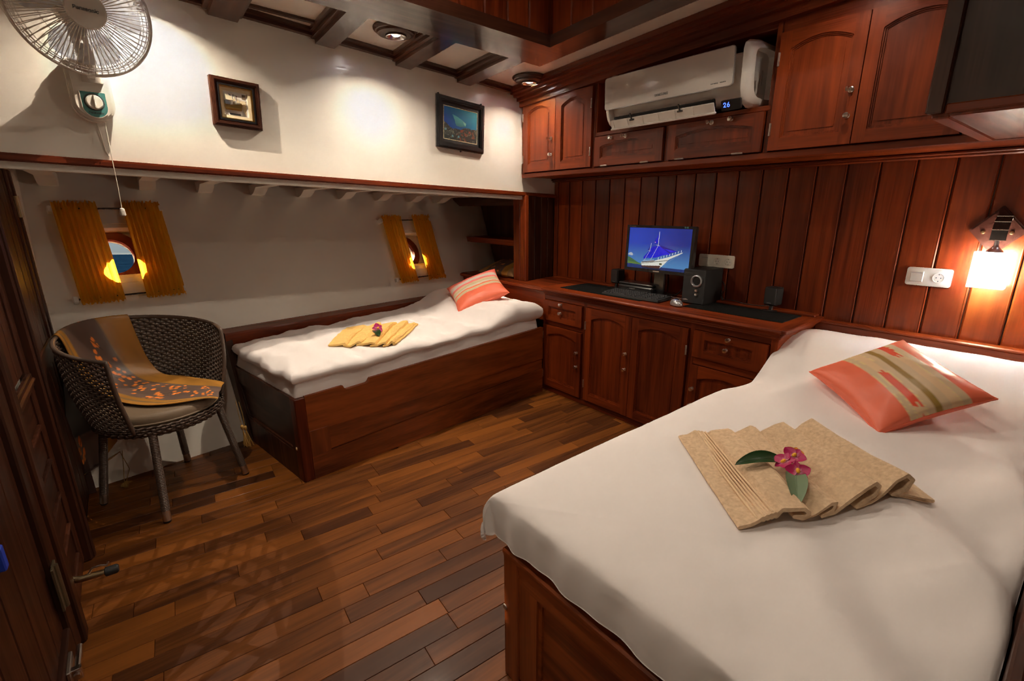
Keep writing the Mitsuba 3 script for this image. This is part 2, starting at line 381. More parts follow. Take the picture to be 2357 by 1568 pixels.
# inside the corner behind the narrow bed: planked partition
wp = struct('wall_partition', 'short dark planked partition beside the corner shelves', 'wall')
pa, pb = np.array([-3.165, 2.735]), np.array([-3.245, BACK])
for i in range(4):
    q0, q1 = pa + (pb - pa) * i / 4, pa + (pb - pa) * (i + 1) / 4
    d = (q1 - q0) / np.linalg.norm(q1 - q0); nn = np.array([d[1], -d[0]]); L = np.linalg.norm(q1 - q0)
    put(part(wp, 'board'), W(moved(bx(.002, L - .002, -.02, 0, .87, 1.60, .004), frame4((q0[0], q0[1], 0), (d[0], d[1], 0), (-nn[0] * -1, -nn[1] * -1, 0), (0, 0, 1))), 2), 'walnut')

# ------------------------------------------------------------------ aft wall with doors (left edge of the picture)
wa = struct('wall_rear', 'pale wall beside the dark cabin doors', 'wall')
put(wa, bx(-4.35, 1.0, -.50, -.385, -.05, 2.75, 0), 'white_paint')
tr3 = struct('trim_3', 'dark strip where the rear wall meets the flared hull side', 'trim')
V = [hull(-.372 / HT[1] * 1.0, s, d) + np.array([0, dy, 0]) for s in (-.02, 1.80) for d in (0, .055) for dy in (-.02, .028)]
put(tr3, W(trimesh.convex.convex_hull(np.array(V)), 2, .3), 'walnut')
def door_posts():
    t = struct('trim_4', 'brown door casing standing next to the rattan chair', 'trim')
    put(t, [W(bx(-3.43, -3.375, -.39, -.352, .02, 1.69, .006), 2)], 'walnut')
    t = struct('trim_5', 'moulded brown post between the two cabin doors', 'trim')
    put(t, [W(bx(-2.63, -2.565, -.39, -.335, 0, 1.72, .006), 2), W(bx(-2.61, -2.58, -.34, -.325, .005, 1.72, .005), 2)], 'walnut')
    t = struct('trim_6', 'dark post beside the door stop', 'trim')
    put(t, [W(bx(-2.10, -2.03, -.39, -.338, 0, 1.72, .006), 2, .1)], 'walnut')
    t = struct('trim_7', 'dark lintel board above the cabin doors', 'trim')
    put(t, [W(bx(-3.43, -1.0, -.39, -.345, 1.70, 1.78, .006), 0, .1)], 'walnut')
door_posts()
d1 = struct('door_1', 'narrow varnished cabin door with upright grooved boards, hinged beside the rattan chair', 'door')
for i in range(5):
    a = -3.372 + i * .148
    put(part(d1, 'board'), W(bx(a + .002, a + .146, -.39, -.366, .02, 1.69, .006), 2), 'walnut')
put(part(d1, 'frame'), [W(bx(-3.372, -3.30, -.39, -.358, .02, 1.69, .005), 2), W(bx(-2.70, -2.635, -.39, -.358, .02, 1.69, .005), 2), W(bx(-3.3, -2.7, -.39, -.358, .78, .88, .005), 0)], 'walnut')
for z in (1.52, .35):
    put(part(d1, 'hinge'), [tube([(-3.374, -.349, z - .05), (-3.374, -.349, z + .05)], .008, 10), bx(-3.40, -3.345, -.357, -.350, z - .05, z + .05, .001)], 'brass', 30)
d2 = struct('door_2', 'dark door with a grooved upper panel, bright middle moulding and horizontal lower boards', 'door')
put(part(d2, 'frame'), [W(bx(-2.565, -2.50, -.39, -.362, .02, 1.70, .005), 2), W(bx(-2.15, -2.10, -.39, -.362, .02, 1.70, .005), 2), W(bx(-2.5, -2.15, -.39, -.362, 1.6, 1.70, .005), 0), W(bx(-2.5, -2.15, -.39, -.362, .02, .10, .005), 0)], 'walnut')
put(part(d2, 'moulding'), [W(bx(-2.52, -2.13, -.37, -.345, .865, .882, .006), 0), W(bx(-2.52, -2.13, -.37, -.352, .845, .900, .005), 0)], 'walnut')
for i in range(3):
    a = -2.50 + i * .117
    put(part(d2, 'upper_board'), W(bx(a + .001, a + .116, -.39, -.372, .90, 1.60, .006), 2), 'walnut')
for i in range(5):
    z = .10 + i * .149
    put(part(d2, 'lower_board'), [W(bx(-2.50, -2.15, -.39, -.372, z, z + .146, .004), 0), W(bx(-2.50, -2.15, -.385, -.362, z + .129, z + .146, .004), 0)], 'walnut')
d3 = struct('door_3', 'nearly black door at the edge of the picture with two long hinges', 'door')
put(part(d3, 'frame'), [W(bx(-2.03, -1.93, -.39, -.352, .02, 1.72, .005), 2, .1), W(bx(-1.20, -1.1, -.39, -.352, .02, 1.72, .005), 2, .1), W(bx(-1.93, -1.2, -.39, -.352, .02, .16, .005), 0, .1), W(bx(-1.93, -1.2, -.39, -.352, 1.6, 1.72, .005), 0, .1)], 'walnut')
for i in range(5):
    a = -1.93 + i * .146
    put(part(d3, 'board'), W(bx(a + .001, a + .145, -.39, -.368, .16, 1.6, .006), 2, .15), 'walnut')
put(part(d3, 'hinge'), [tube([(-1.93, -.344, .24), (-1.93, -.344, .40)], .009, 10), bx(-1.965, -1.90, -.352, -.345, .24, .40, .001)], 'old_brass', 30)
put(part(d3, 'hinge'), [tube([(-1.93, -.344, 1.34), (-1.93, -.344, 1.50)], .009, 10), bx(-1.965, -1.90, -.352, -.345, 1.34, 1.50, .001)], 'old_brass', 30)
k = thing('door_bolt', 'small metal barrel bolt low on the nearly black door, its bright end showing', 'bolt')
put(part(k, 'plate'), bx(-1.81, -1.71, -.352, -.342, .105, .155, .002), 'brushed_metal')
put(part(k, 'bar'), [tube([(-1.85, -.33, .13), (-1.71, -.33, .13)], .009, 10), bx(-1.74, -1.72, -.345, -.318, .11, .15, .002)], 'chrome', 30)
# brass and rubber door stop
k = thing('door_stop', 'tubular metal door stop with a hook and rubber tip, low on the dark door', 'door stop')
put(part(k, 'base_plate'), lathe([(0, 0), (.034, 0), (.034, .004), (.018, .010), (0, .010)], 24, (-2.13, -.366, .205), (0, 1, 0)), 'chrome', 30)
put(part(k, 'arm'), tube([(-2.13, -.358, .205), (-2.11, -.32, .205), (-2.10, -.25, .205)], [.013, .012, .012], 14), 'brass', 40)
put(part(k, 'tip'), lathe([(0, 0), (.010, 0), (.017, .004), (.017, .036), (.012, .042), (0, .042)], 20, (-2.10, -.256, .205), (.05, 1, 0)), 'charcoal', 40)
put(part(k, 'hook'), tube([(-2.11, -.30, .215), (-2.108, -.285, .235), (-2.105, -.262, .237), (-2.103, -.245, .230), (-2.103, -.238, .242)], .004, 8), 'chrome', True)
k = thing('hanging_strap', 'short blue strap hanging on the nearly black door', 'strap')
u = np.linspace(0, 1, 14)
put(k, [bx(-1.500, -1.472, -.352, -.338, .685, .745, .003)], 'blue_webbing')
# walls that close the cabin behind and beside the camera
wr = struct('wall_right', 'dark varnished side along the wide bed', 'wall')
put(wr, W(bx(.062, .10, .72, 3.14, -.02, 2.75, 0), 1, .2), 'walnut')
put(part(wr, 'end'), W(bx(.062, 1.0, .60, .72, -.02, 2.75, 0), 0, .2), 'walnut')
put(part(wr, 'far_side'), bx(.95, 1.0, -.5, .7, -.02, 2.75, 0), 'white_paint')

# ------------------------------------------------------------------ ceiling: white panels between beams, skylight coaming
ce = struct('ceiling', 'cream ceiling panels between dark varnished beams', 'ceiling')
HX0, HX1, HY0, HY1 = -2.27, -1.02, .45, 2.13          # the skylight opening
FO = .27                                              # width of the flat frame around it
cp = rect(-3.6, -.6, 1.0, 3.2).difference(rect(HX0, HY0, HX1, HY1))
for x0, x1, y0, y1 in ((-3.6, HX0 - .05, -.6, 3.2), (HX1 + .05, 1.0, -.6, 3.2), (HX0 - .05, HX1 + .05, -.6, HY0 - .05), (HX0 - .05, HX1 + .05, HY1 + .05, 3.2)):
    put(part(ce, 'panel'), ceil_slab(x0, x1, y0, y1, -.03, 0), 'ceiling_paint')
BY = [(-.02, .10), (.52, .65), (1.04, 1.15), (1.55, 1.66), (2.04, 2.16)]
for y0, y1 in BY:
    bm = name('ceiling_beam'); tag(bm, kind='structure')
    m = [W(ceil_slab(-3, HX0 - FO + .02, y0, y1, 0, .062, skew=.001), 0, .35)]
    m += [W(ceil_slab(-3, HX0 - FO + .02, y0 - .022, y0 + .002, 0, .040, skew=.001), 0, .4), W(ceil_slab(-3, HX0 - FO + .02, y0 - .040, y0 - .020, 0, .020, skew=.001), 0, .4)]
    m += [W(ceil_slab(-3, HX0 - FO + .02, y1 - .002, y1 + .022, 0, .040, skew=.001), 0, .4)]
    put(bm, m, 'beam_varnish')
for i, nm in enumerate(BY):
    labels['ceiling_beam' + (f'_{i:03d}' if i else '')]['label'] = ('dark beam above the wall fan', 'dark ceiling beam next to the wall fan', 'dark ceiling beam between the ship picture and the round lamp', 'dark ceiling beam just past the round lamp', 'dark ceiling beam nearest the lamp by the overhead cabinets')[i]
    labels['ceiling_beam' + (f'_{i:03d}' if i else '')]['category'] = 'beam'
# cove along the white side between the beams, and a thin batten beside it
tc = struct('trim_8', 'dark cove moulding where the white side meets the ceiling', 'trim')
V = []
m = []
for a, b, d, w in ((0, .034, 0, .030), (0, .018, .028, .052)):
    V = []
    for y in (-.4, 2.60):
        for dx in (d, w):
            for dz in (a, b): V.append((xw(y) + dx, y, zc(xw(y) + dx, y) - dz))
    m.append(W(trimesh.convex.convex_hull(np.array(V)), 1, .4))
put(tc, m, 'walnut')
put(part(ce, 'batten'), W(ceil_slab(-2.90, -2.875, .69, 1.0, 0, .012), 1, .4), 'walnut')
# skylight: flat frame, coaming of upright boards, lid
sk = struct('skylight_frame', 'flat dark frame around the raised skylight in the ceiling', 'frame')
put(sk, [W(ceil_slab(HX0 - FO, HX0, HY0 - FO, HY1 + .165, 0, .062), 1, .3), W(ceil_slab(HX0, HX1 + FO, HY1, HY1 + .165, 0, .062), 0, .5), W(ceil_slab(HX1, HX1 + FO, HY0 - FO, HY1, 0, .062), 1, .3), W(ceil_slab(HX0, HX1, HY0 - FO, HY0, 0, .062), 0, .3)], 'beam_varnish')
co = struct('skylight_coaming', 'red varnished boards lining the raised skylight', 'panelling')
put(co, [W(bx(HX0 - .06, HX1 + .06, HY0 - .06, HY1 + .06, 2.985, 3.02, 0), 1, .3)] + [W(bx(*q, 2.47, 3.0, 0), 2, .1) for q in ((HX0 - .06, HX0 - .026, HY0 - .06, HY1 + .06), (HX1 + .026, HX1 + .06, HY0 - .06, HY1 + .06), (HX0 - .06, HX1 + .06, HY0 - .06, HY0 - .026), (HX0 - .06, HX1 + .06, HY1 + .026, HY1 + .06))], 'mahogany')
def coam(a0, a1, fixed, along_y, inward):
    k = max(1, round((a1 - a0) / .155)); st = (a1 - a0) / k
    for i in range(k):
        q0, q1 = a0 + i * st + .002, a0 + (i + 1) * st - .002
        zb = 2.44
        m = bx(fixed - .028, fixed - .010, q0, q1, zb, 2.99, .006) if along_y == 1 else bx(fixed + .010, fixed + .028, q0, q1, zb, 2.99, .006) if along_y == 2 else bx(q0, q1, fixed + .010, fixed + .028, zb, 2.99, .006) if along_y == 3 else bx(q0, q1, fixed - .028, fixed - .010, zb, 2.99, .006)
        put(part(co, 'board'), W(m, 2), 'mahogany')
coam(HY0, HY1, HX0, 1, 1); coam(HX0, HX1, HY1, 3, -1)
coam(HY0, HY1, HX1, 2, -1); coam(HX0, HX1, HY0, 4, 1)
# cornice over the overhead cabinets
cn = struct('trim_9', 'stepped dark cornice above the overhead cabinets', 'trim')
m = []
for y0, d0, d1 in ((2.545, 0, .030), (2.565, .026, .046), (2.60, .044, .062), (2.635, .058, .085), (2.665, .08, .125)):
    V = []
    for x in (xw(y0) + .002, .06):
        for y in (y0, 3.14):
            for dz in (d0, d1): V.append((x, y, zc(x, 2.6) - dz))
    m.append(W(trimesh.convex.convex_hull(np.array(V)), 0, .02))
put(cn, m, 'mahogany')

# ------------------------------------------------------------------ round halogen lamps in the ceiling
def ceiling_lamp(x, y, label, power=1.0, beam=0.0, z=None):
    k = thing('ceiling_lamp', label, 'ceiling lamp', 'round halogen ceiling lamps')
    z = zc(x, y) if z is None else z
    put(part(k, 'wooden_ring'), W(lathe([(.050, .004), (.122, .004), (.122, -.006), (.112, -.016), (.104, -.018), (.098, -.028), (.082, -.034), (.058, -.034), (.050, -.026)], 48, (x, y, z)), 0, .35), 'walnut', False)
    put(part(k, 'reflector'), lathe([(.034, -.008), (.052, -.030), (.056, -.041), (.050, -.043), (.044, -.038), (.030, -.012)], 40, (x, y, z)), 'chrome', 40)
    if beam: scene[part(k, 'beam')] = {'type': 'spot', 'to_world': T().look_at(origin=[x, y, z - .047], target=[x, y, 0], up=[1, 0, 0]), 'cutoff_angle': 68, 'beam_width': 32, 'intensity': rgb([beam * c for c in WARM])}
    b = part(k, 'bulb')
    put(b, lathe([(0, -.040), (.012, -.038), (.022, -.032), (.027, -.023), (.027, -.012), (0, -.010)], 20, (x, y, z)), 'white_plastic', True, emitter={'type': 'area', 'radiance': rgb([BULB * power * c for c in WARM])})
LAMPS = [(-2.72, 1.385, 'round wooden ring halogen lamp between two ceiling beams'), (-2.90, 2.515, 'round wooden ring halogen lamp beside the cornice of the overhead cabinets'),
         (-2.72, .24, 'round wooden ring halogen lamp above the wall fan'), (-.87, 2.42, 'round wooden ring halogen lamp above the head of the wide bed'), (-.45, .20, 'round wooden ring halogen lamp above the foot of the wide bed')]
for x, y, l in LAMPS: ceiling_lamp(x, y, l, *{.20: (.42, 1.1), 2.42: (.24, .6), .24: (.16, 4.4), 1.385: (.66, 3.0)}.get(y, (.55, 1.6)))

ceiling_lamp(-1.60, 1.25, 'round wooden ring halogen lamp in the lid of the skylight', .42, 1.3, 2.983)

# ------------------------------------------------------------------ cabinet hardware and panelled doors
KNOB = lathe([(0, 0), (.011, 0), (.011, .002), (.005, .004), (.005, .012), (.011, .017), (.0135, .022), (.011, .027), (0, .029)], 18)
KNOB.apply_transform(frame4((0, 0, 0), (1, 0, 0), (0, 0, 1)))            # its axis points to -y
LOCK = cat(moved(lathe([(0, 0), (.013, 0), (.013, .003), (.009, .005), (.009, .011), (0, .011)], 18), frame4((0, 0, 0), (1, 0, 0), (0, 0, 1))),
           bx(-.0015, .0015, -.030, -.011, -.006, .006, .0008), moved(lathe([(0, -.0012), (.011, -.0012), (.011, .0012), (0, .0012)], 14), frame4((-.008, -.034, 0), (0, 1, 0), (0, 0, 1))))
HINGE = cat(bx(-.005, .005, -.0025, 0, -.030, .030, .0008), *[tube([(0, -.004, z), (0, -.004, z + .0185)], .0042, 10) for z in (-.030, -.0095, .0110)])
_knob, _lock, _hinge = ply(KNOB, 'chrome', 35), ply(LOCK, 'chrome', 35), ply(HINGE, 'brushed_metal', 35)
HINGE_H = moved(HINGE, trimesh.transformations.rotation_matrix(math.pi / 2, (0, 1, 0)))
_hinge_h = ply(HINGE_H, 'brushed_metal', 35)
def fit(key, proto, x, y, z): scene[key] = {**proto, 'to_world': T().translate([float(x), float(y), float(z)])}

def arch_opening(w, h, s, zb, zs, za):
    t = np.linspace(0, 1, 22)
    pts = [(s, zb), (w - s, zb), (w - s, zs)] + [(w - s - (w - 2 * s) * q, zs + .008 + (za - zs - .008) * math.sin(math.pi * q) ** .85) for q in t] + [(s, zs)]
    return Polygon(pts).buffer(0)
def panel_door(parent, x0, x1, z0, z1, yf, s=.055, zb=.055, drop=.09, rise=.045, base='door', arch=True, t=.022, mt='mahogany', tone=None):
    """Stiles and rails round a recessed panel; the front looks to -y."""
    k = part(parent, base); w, h = x1 - x0, z1 - z0
    M = frame4((x0, yf, z0), (1, 0, 0), (0, 0, 1))
    op = arch_opening(w, h, s, zb, h - drop, h - drop + rise) if arch else rect(s, zb, w - s, h - drop)
    tn = rng.random() if tone is None else tone
    L, R = rect(0, 0, s, h), rect(w - s, 0, w, h)
    Bt = rect(s, 0, w - s, zb); Tp = rect(s, zb, w - s, h).difference(op)
    if Tp.geom_type != 'Polygon': Tp = max(Tp.geoms, key=lambda g: g.area)
    def piece(g, a, d): return W(moved(ext(g, t), M), a, min(1, max(0, tn + d)))
    mould = op.difference(op.buffer(-.012)); mould2 = op.difference(op.buffer(-.006))
    put(k, [piece(L, 2, .05), piece(R, 2, -.05), piece(Bt, 0, .1), piece(Tp, 0, 0), W(moved(ext(mould, t - .010), M), 2, tn), W(moved(ext(mould2, t - .005), M), 2, tn)], mt)
    pn = part(k, 'panel')
    fld = op.buffer(-.030)
    put(pn, [W(moved(ext(op, .008), M), 2, max(0, tn - .12))] + ([W(moved(ext(fld, .0105), M), 2, max(0, tn - .12))] if not fld.is_empty else []), mt)
    return k

# ------------------------------------------------------------------ overhead cabinets
YF = 2.70
def carcass(key, x0, x1, z0, z1, rails):
    put(key, [W(m, a) for m, a in rails], 'mahogany')
c1 = thing('overhead_cabinet', 'two-door overhead cabinet next to the white side, left of the air conditioner', 'cabinet')
put(part(c1, 'carcass'), [W(bx(-3.195, -3.165, YF, BACK - .01, 1.745, 2.34, .003), 2), W(bx(-3.165, -2.415, YF, BACK - .01, 1.745, 1.774, .003), 0), W(bx(-3.165, -2.415, YF, YF + .02, 2.30, 2.345, .003), 0), W(bx(-2.425, -2.405, YF - .004, BACK - .01, 1.745, 2.35, .003), 2), W(bx(-3.165, -2.43, BACK - .03, BACK - .01, 1.774, 2.34, .002), 2)], 'mahogany')
d = panel_door(c1, -3.160, -2.790, 1.778, 2.298, YF, s=.058)
fit(part(d, 'lock'), _lock, -2.829, YF - .022, 2.006); fit(part(d, 'knob'), _knob, -2.829, YF - .022, 1.892)
for z in (2.19, 1.88): fit(part(d, 'hinge'), _hinge, -3.157, YF - .022, z)
d = panel_door(c1, -2.786, -2.428, 1.778, 2.298, YF, s=.058)
for z in (2.19, 1.88): fit(part(d, 'hinge'), _hinge, -2.432, YF - .022, z)
c2 = thing('overhead_cabinet', 'low overhead cabinet with two flap doors, under the air conditioner', 'cabinet')
put(part(c2, 'carcass'), [W(bx(-2.405, -1.225, YF, BACK - .01, 1.745, 1.772, .003), 0), W(bx(-2.405, -1.225, YF - .006, BACK - .01, 1.972, 1.998, .004), 0), W(bx(-1.842, -1.808, YF, YF + .03, 1.77, 1.975, .002), 2), W(bx(-2.405, -2.395, YF, BACK - .01, 1.998, 2.40, .002), 2, .1), W(bx(-2.405, -1.225, BACK - .03, BACK - .012, 1.998, 2.40, .002), 0, .05), W(bx(-2.405, -1.225, YF + .005, YF + .025, 2.345, 2.40, .003), 0, .2)], 'walnut' if False else 'mahogany')
d = panel_door(c2, -2.392, -1.845, 1.776, 1.967, YF, s=.05, zb=.05, drop=.074, rise=.036, base='flap_door')
fit(part(d, 'knob'), _knob, -2.249, YF - .022, 1.950); fit(part(d, 'lock'), _lock, -2.128, YF - .022, 1.948)
for x in (-2.30, -1.97): fit(part(d, 'hinge'), _hinge_h, x, YF - .022, 1.777)
d = panel_door(c2, -1.806, -1.250, 1.776, 1.970, YF, s=.05, zb=.05, drop=.076, rise=.036, base='flap_door')
fit(part(d, 'lock'), _lock, -1.535, YF - .022, 1.952); fit(part(d, 'knob'), _knob, -1.422, YF - .022, 1.954)
for x in (-1.72, -1.37): fit(part(d, 'hinge'), _hinge_h, x, YF - .022, 1.777)
c3 = thing('overhead_cabinet', 'tall two-door overhead cabinet to the right of the air conditioner', 'cabinet')
put(part(c3, 'carcass'), [W(bx(-1.245, -1.217, YF - .004, BACK - .01, 1.745, 2.42, .003), 2), W(bx(-1.217, .055, YF, BACK - .01, 1.745, 1.772, .003), 0), W(bx(-1.217, .055, YF, YF + .02, 2.315, 2.44, .003), 0), W(bx(-.465, .055, YF, YF + .02, 1.77, 2.32, .003), 2), W(bx(-1.217, .055, BACK - .03, BACK - .01, 1.774, 2.42, .002), 2)], 'mahogany')
d = panel_door(c3, -1.214, -.847, 1.776, 2.312, YF, s=.052)
fit(part(d, 'lock'), _lock, -.876, YF - .022, 2.005); fit(part(d, 'knob'), _knob, -.874, YF - .022, 1.896)
for z in (2.196, 1.877): fit(part(d, 'hinge'), _hinge, -1.212, YF - .022, z)
d = panel_door(c3, -.843, -.470, 1.776, 2.312, YF, s=.052)
for z in (2.10, 1.88): fit(part(d, 'hinge'), _hinge, -.474, YF - .022, z)
tr = struct('trim_10', 'mahogany rail along the lower front edge of the overhead cabinets', 'trim')
put(tr, [W(bx(-3.195, .055, YF - .006, YF + .02, 1.738, 1.772, .004), 0)], 'mahogany')
# locker over the bed that hangs nearer to the camera
lk = thing('hanging_locker', 'dark locker hanging above the wide bed in front of the overhead cabinets', 'locker')
put(part(lk, 'body'), [W(bx(-.405, .06, 1.885, YF - .03, 1.765, 2.55, .003), 2, .2)], 'walnut')
put(part(lk, 'corner_post'), [W(bx(-.412, -.372, 1.86, 1.895, 1.752, 2.55, .004), 2, .5)], 'walnut')
put(part(lk, 'bottom_board'), [W(bx(-.36, .06, 1.875, YF - .03, 1.742, 1.768, .003), 1, .5), W(bx(-.40, -.358, 1.885, YF - .03, 1.738, 1.768, .004), 1, .8)], 'mahogany')
put(part(lk, 'front_edge'), [W(bx(-.37, .06, 1.866, 1.886, 1.75, 1.775, .004), 0, .4)], 'mahogany')

# ------------------------------------------------------------------ air conditioner
ac = thing('air_conditioner', 'white wall air conditioner in the niche between the overhead cabinets', 'air conditioner')
X0, X1 = -2.245, -1.300
def roundx(prof, x0, x1, r, n=6):
    """Extrude a (y, z) profile along x with shrunk, rounded ends."""
    P = Polygon(prof); rings = []
    for i in range(n + 1):
        a = math.pi / 2 * i / n
        rings.append((x0 + r * (1 - math.sin(a)), r * (1 - math.cos(a))))
    rings = rings + [(x0 + x1 - x, q) for x, q in rings[::-1]]
    c = np.array(P.centroid.coords[0]); Q = np.array(prof, float); V = []
    ext_ = np.abs(Q - c).max(0)
    for x, q in rings:
        sc = 1 - q / ext_
        V.append(np.c_[np.full(len(Q), x), c + (Q - c) * sc])
    V = np.array(V); k, n2 = V.shape[:2]
    F = []
    for i in range(k - 1):
        for j in range(n2):
            a, b, c2, d2 = i * n2 + j, i * n2 + (j + 1) % n2, (i + 1) * n2 + (j + 1) % n2, (i + 1) * n2 + j
            F += [(a, b, c2), (a, c2, d2)]
    V = V.reshape(-1, 3); V = np.vstack([V, V[:n2].mean(0), V[-n2:].mean(0)])
    for j in range(n2): F += [(len(V) - 2, (j + 1) % n2, j), (len(V) - 1, (k - 1) * n2 + j, (k - 1) * n2 + (j + 1) % n2)]
    m = trimesh.Trimesh(V, F, process=False); m.fix_normals(); return m
prof = [(2.90, 2.005), (2.90, 2.30), (2.86, 2.318), (2.70, 2.318), (2.625, 2.306), (2.590, 2.288), (2.579, 2.258), (2.585, 2.105), (2.590, 2.075), (2.602, 2.040), (2.625, 2.012), (2.66, 1.998), (2.76, 1.996)]
put(part(ac, 'body'), roundx(prof, X0, X1, .045, 10), 'white_plastic', 55)
FP = frame4((X0 + .02, 2.5845, 2.103), (1, 0, 0), (0, -.0392, .99923))       # the slightly leaning front
pan = rect(0, 0, .838, .178).buffer(-.014).buffer(.014, quad_segs=5)
put(part(ac, 'front_panel'), moved(ext(pan, .012, -.004), FP), 'ac_panel', 25)
put(part(ac, 'panel_border'), moved(ext(pan.buffer(.004).difference(pan), .009, -.004), FP), 'silver_plastic')
put(part(ac, 'lettering'), moved(shift(meshkit.text_mesh('SAMSUNG', .013, .0012, True), .372, .018, .0082), FP), 'grey_print')
put(part(ac, 'small_print'), [moved(bx(.722 + i * .0085, .728 + i * .0085, .0185, .0235, .008, .0086, 0), FP) for i in range(10) if i != 5], 'grey_print')
put(part(ac, 'outlet'), moved(bx(.075, .755, -.072, -.030, -.006, .012, .003), frame4((X0, 2.598, 2.085), (1, 0, 0), (0, -.4, .9165))), 'black_matte')
vm = frame4((X0, 2.572, 2.020), (1, 0, 0), (0, -.50, .866))
put(part(ac, 'air_flap'), [moved(bx(.075, .775, -.040, .012, -.004, .003, .002), vm), moved(bx(.07, .780, -.046, -.036, -.004, .012, .003), vm)], 'white_plastic')
for i in range(6):
    put(part(ac, 'louvre'), moved(bx(.10 + i * .11, .104 + i * .11, -.034, .012, .002, .010, .001), vm), 'white_plastic')
for u in (.245, .575):
    put(part(ac, 'flap_arm'), [moved(bx(u - .004, u + .004, -.004, .040, .002, .012, .002), vm), moved(bx(u - .018, u + .018, -.006, .004, .002, .010, .003), vm)], 'black_gloss')
DM = frame4((X0 + .80, 2.5935, 2.048), (1, 0, 0), (0, -.30, .954))
put(part(ac, 'display'), moved(ext(rect(.0, -.062, .105, -.010).buffer(-.008).buffer(.008), .014, -.008), DM), 'black_gloss')
scene[part(ac, 'digits')] = ply(moved(shift(meshkit.text_mesh('26', .022, .0008, True), .010, -.044, .0064), DM), 'black_gloss', emitter={'type': 'area', 'radiance': rgb((.18, .45, 4.0))})
put(part(ac, 'side_label'), bx(X1 - .0005, X1 + .0008, 2.70, 2.716, 2.10, 2.17, 0), 'brushed_metal')

# ------------------------------------------------------------------ desk
YD = 2.62
dk = thing('desk', 'long built-in mahogany desk cabinet with drawers and arched doors, between the two beds', 'desk')
put(part(dk, 'carcass'), [W(bx(-2.83, -1.0, YD, YD + .02, 0, .055, .002), 0), W(bx(-2.83, -2.81, YD - .002, BACK - .01, 0, .835, .003), 2), W(bx(-2.384, -2.347, YD - .002, YD + .02, .05, .835, .003), 2), W(bx(-1.507, -1.472, YD - .002, YD + .02, .05, .835, .003), 2), W(bx(-1.035, -.995, YD - .002, BACK - .01, 0, .835, .003), 2), W(bx(-2.81, -1.03, YD - .001, YD + .02, .785, .835, .003), 0), W(bx(-2.81, -2.384, YD - .001, YD + .02, .578, .616, .003), 0), W(bx(-1.472, -1.035, YD - .001, YD + .02, .567, .618, .003), 0), W(bx(-2.81, -1.03, YD + .03, YD + .05, .05, .83, 0), 2, .1), W(bx(-1.05, -.992, YD + .06, BACK - .06, .09, .76, .003), 1, .3)], 'mahogany')
top = [W(bx(-2.86, -.985, 2.60, BACK - .005, .848, .878, .004), 0)]
for y, z0, z1, x in ((2.572, .858, .880, .955), (2.586, .846, .862, .968), (2.598, .832, .850, .98), (2.608, .818, .836, .988)):
    top.append(W(tube([(-2.80, y + .011, (z0 + z1) / 2), (-x - .02, y + .011, (z0 + z1) / 2)], (z1 - z0) / 2, 10), 0, .6))
    top.append(W(bx(-2.82, -x, y + .010, YD + .03, z0, z1, .004), 0, .5))
    top.append(W(bx(-1.02, -x, y + .010, BACK - .01, z0, z1, .004), 1, .5))
put(part(dk, 'worktop'), top, 'mahogany')
put(part(dk, 'back_ledge'), [W(bx(-3.16, -.985, BACK - .075, BACK - .004, .876, .893, .005), 0)], 'mahogany')
def drawer(x0, x1, z0, z1, inset, knobs):
    k = panel_door(dk, x0, x1, z0, z1, YD, s=inset, zb=.045, drop=.045, base='drawer', arch=False)
    for x, z in knobs: fit(part(k, 'knob'), _knob, x, YD - .022, z)
drawer(-2.808, -2.386, .620, .783, .062, ((-2.601, .770), (-2.606, .699)))
k = panel_door(dk, -2.808, -2.386, .055, .576, YD, s=.05)
for z in (.418, .306): fit(part(k, 'knob'), _knob, -2.421, YD - .022, z)
for z in (.49, .15): fit(part(k, 'hinge'), _hinge, -2.806, YD - .022, z)
k = panel_door(dk, -2.345, -1.928, .058, .783, YD, s=.055)
for z in (.519, .405): fit(part(k, 'knob'), _knob, -1.963, YD - .022, z)
for z in (.65, .19): fit(part(k, 'hinge'), _hinge, -2.343, YD - .022, z)
k = panel_door(dk, -1.924, -1.509, .058, .783, YD, s=.055)
for z in (.65, .19): fit(part(k, 'hinge'), _hinge, -1.511, YD - .022, z)
drawer(-1.470, -1.038, .621, .783, .072, ((-1.253, .768), (-1.262, .705)))
k = panel_door(dk, -1.470, -1.038, .055, .565, YD, s=.05)
for z in (.417, .308): fit(part(k, 'knob'), _knob, -1.445, YD - .022, z)
# corner shelves behind the head of the narrow bed
cs = thing('corner_shelf', 'dark open corner shelves behind the head of the narrow bed', 'shelf unit')
hx = lambda z, y: H0[0] + HS[0] / HS[2] * z + HT[0] / HT[1] * (y - HS[1] / HS[2] * z)
put(part(cs, 'base_ledge'), [W(trimesh.convex.convex_hull(np.array([(hx(.86, 2.64) - .02, 2.62, .855), (hx(.86, 3.1) - .02, BACK, .855), (-2.85, 2.60, .855), (-2.85, BACK, .855), (hx(.86, 2.64) - .02, 2.62, .878), (hx(.86, 3.1) - .02, BACK, .878), (-2.85, 2.60, .878), (-2.85, BACK, .878)])), 0), W(bx(hx(.86, 2.64) - .01, -2.83, 2.598, 2.64, .846, .872, .006), 0, .6)], 'mahogany')
put(part(cs, 'front_board'), W(trimesh.convex.convex_hull(np.array([(hx(.60, 2.64), 2.63, .60), (-2.83, 2.63, .60), (hx(.85, 2.64), 2.63, .855), (-2.83, 2.63, .855), (hx(.60, 2.64), 2.66, .60), (-2.83, 2.66, .60), (hx(.85, 2.64), 2.66, .855), (-2.83, 2.66, .855)])), 0), 'mahogany')
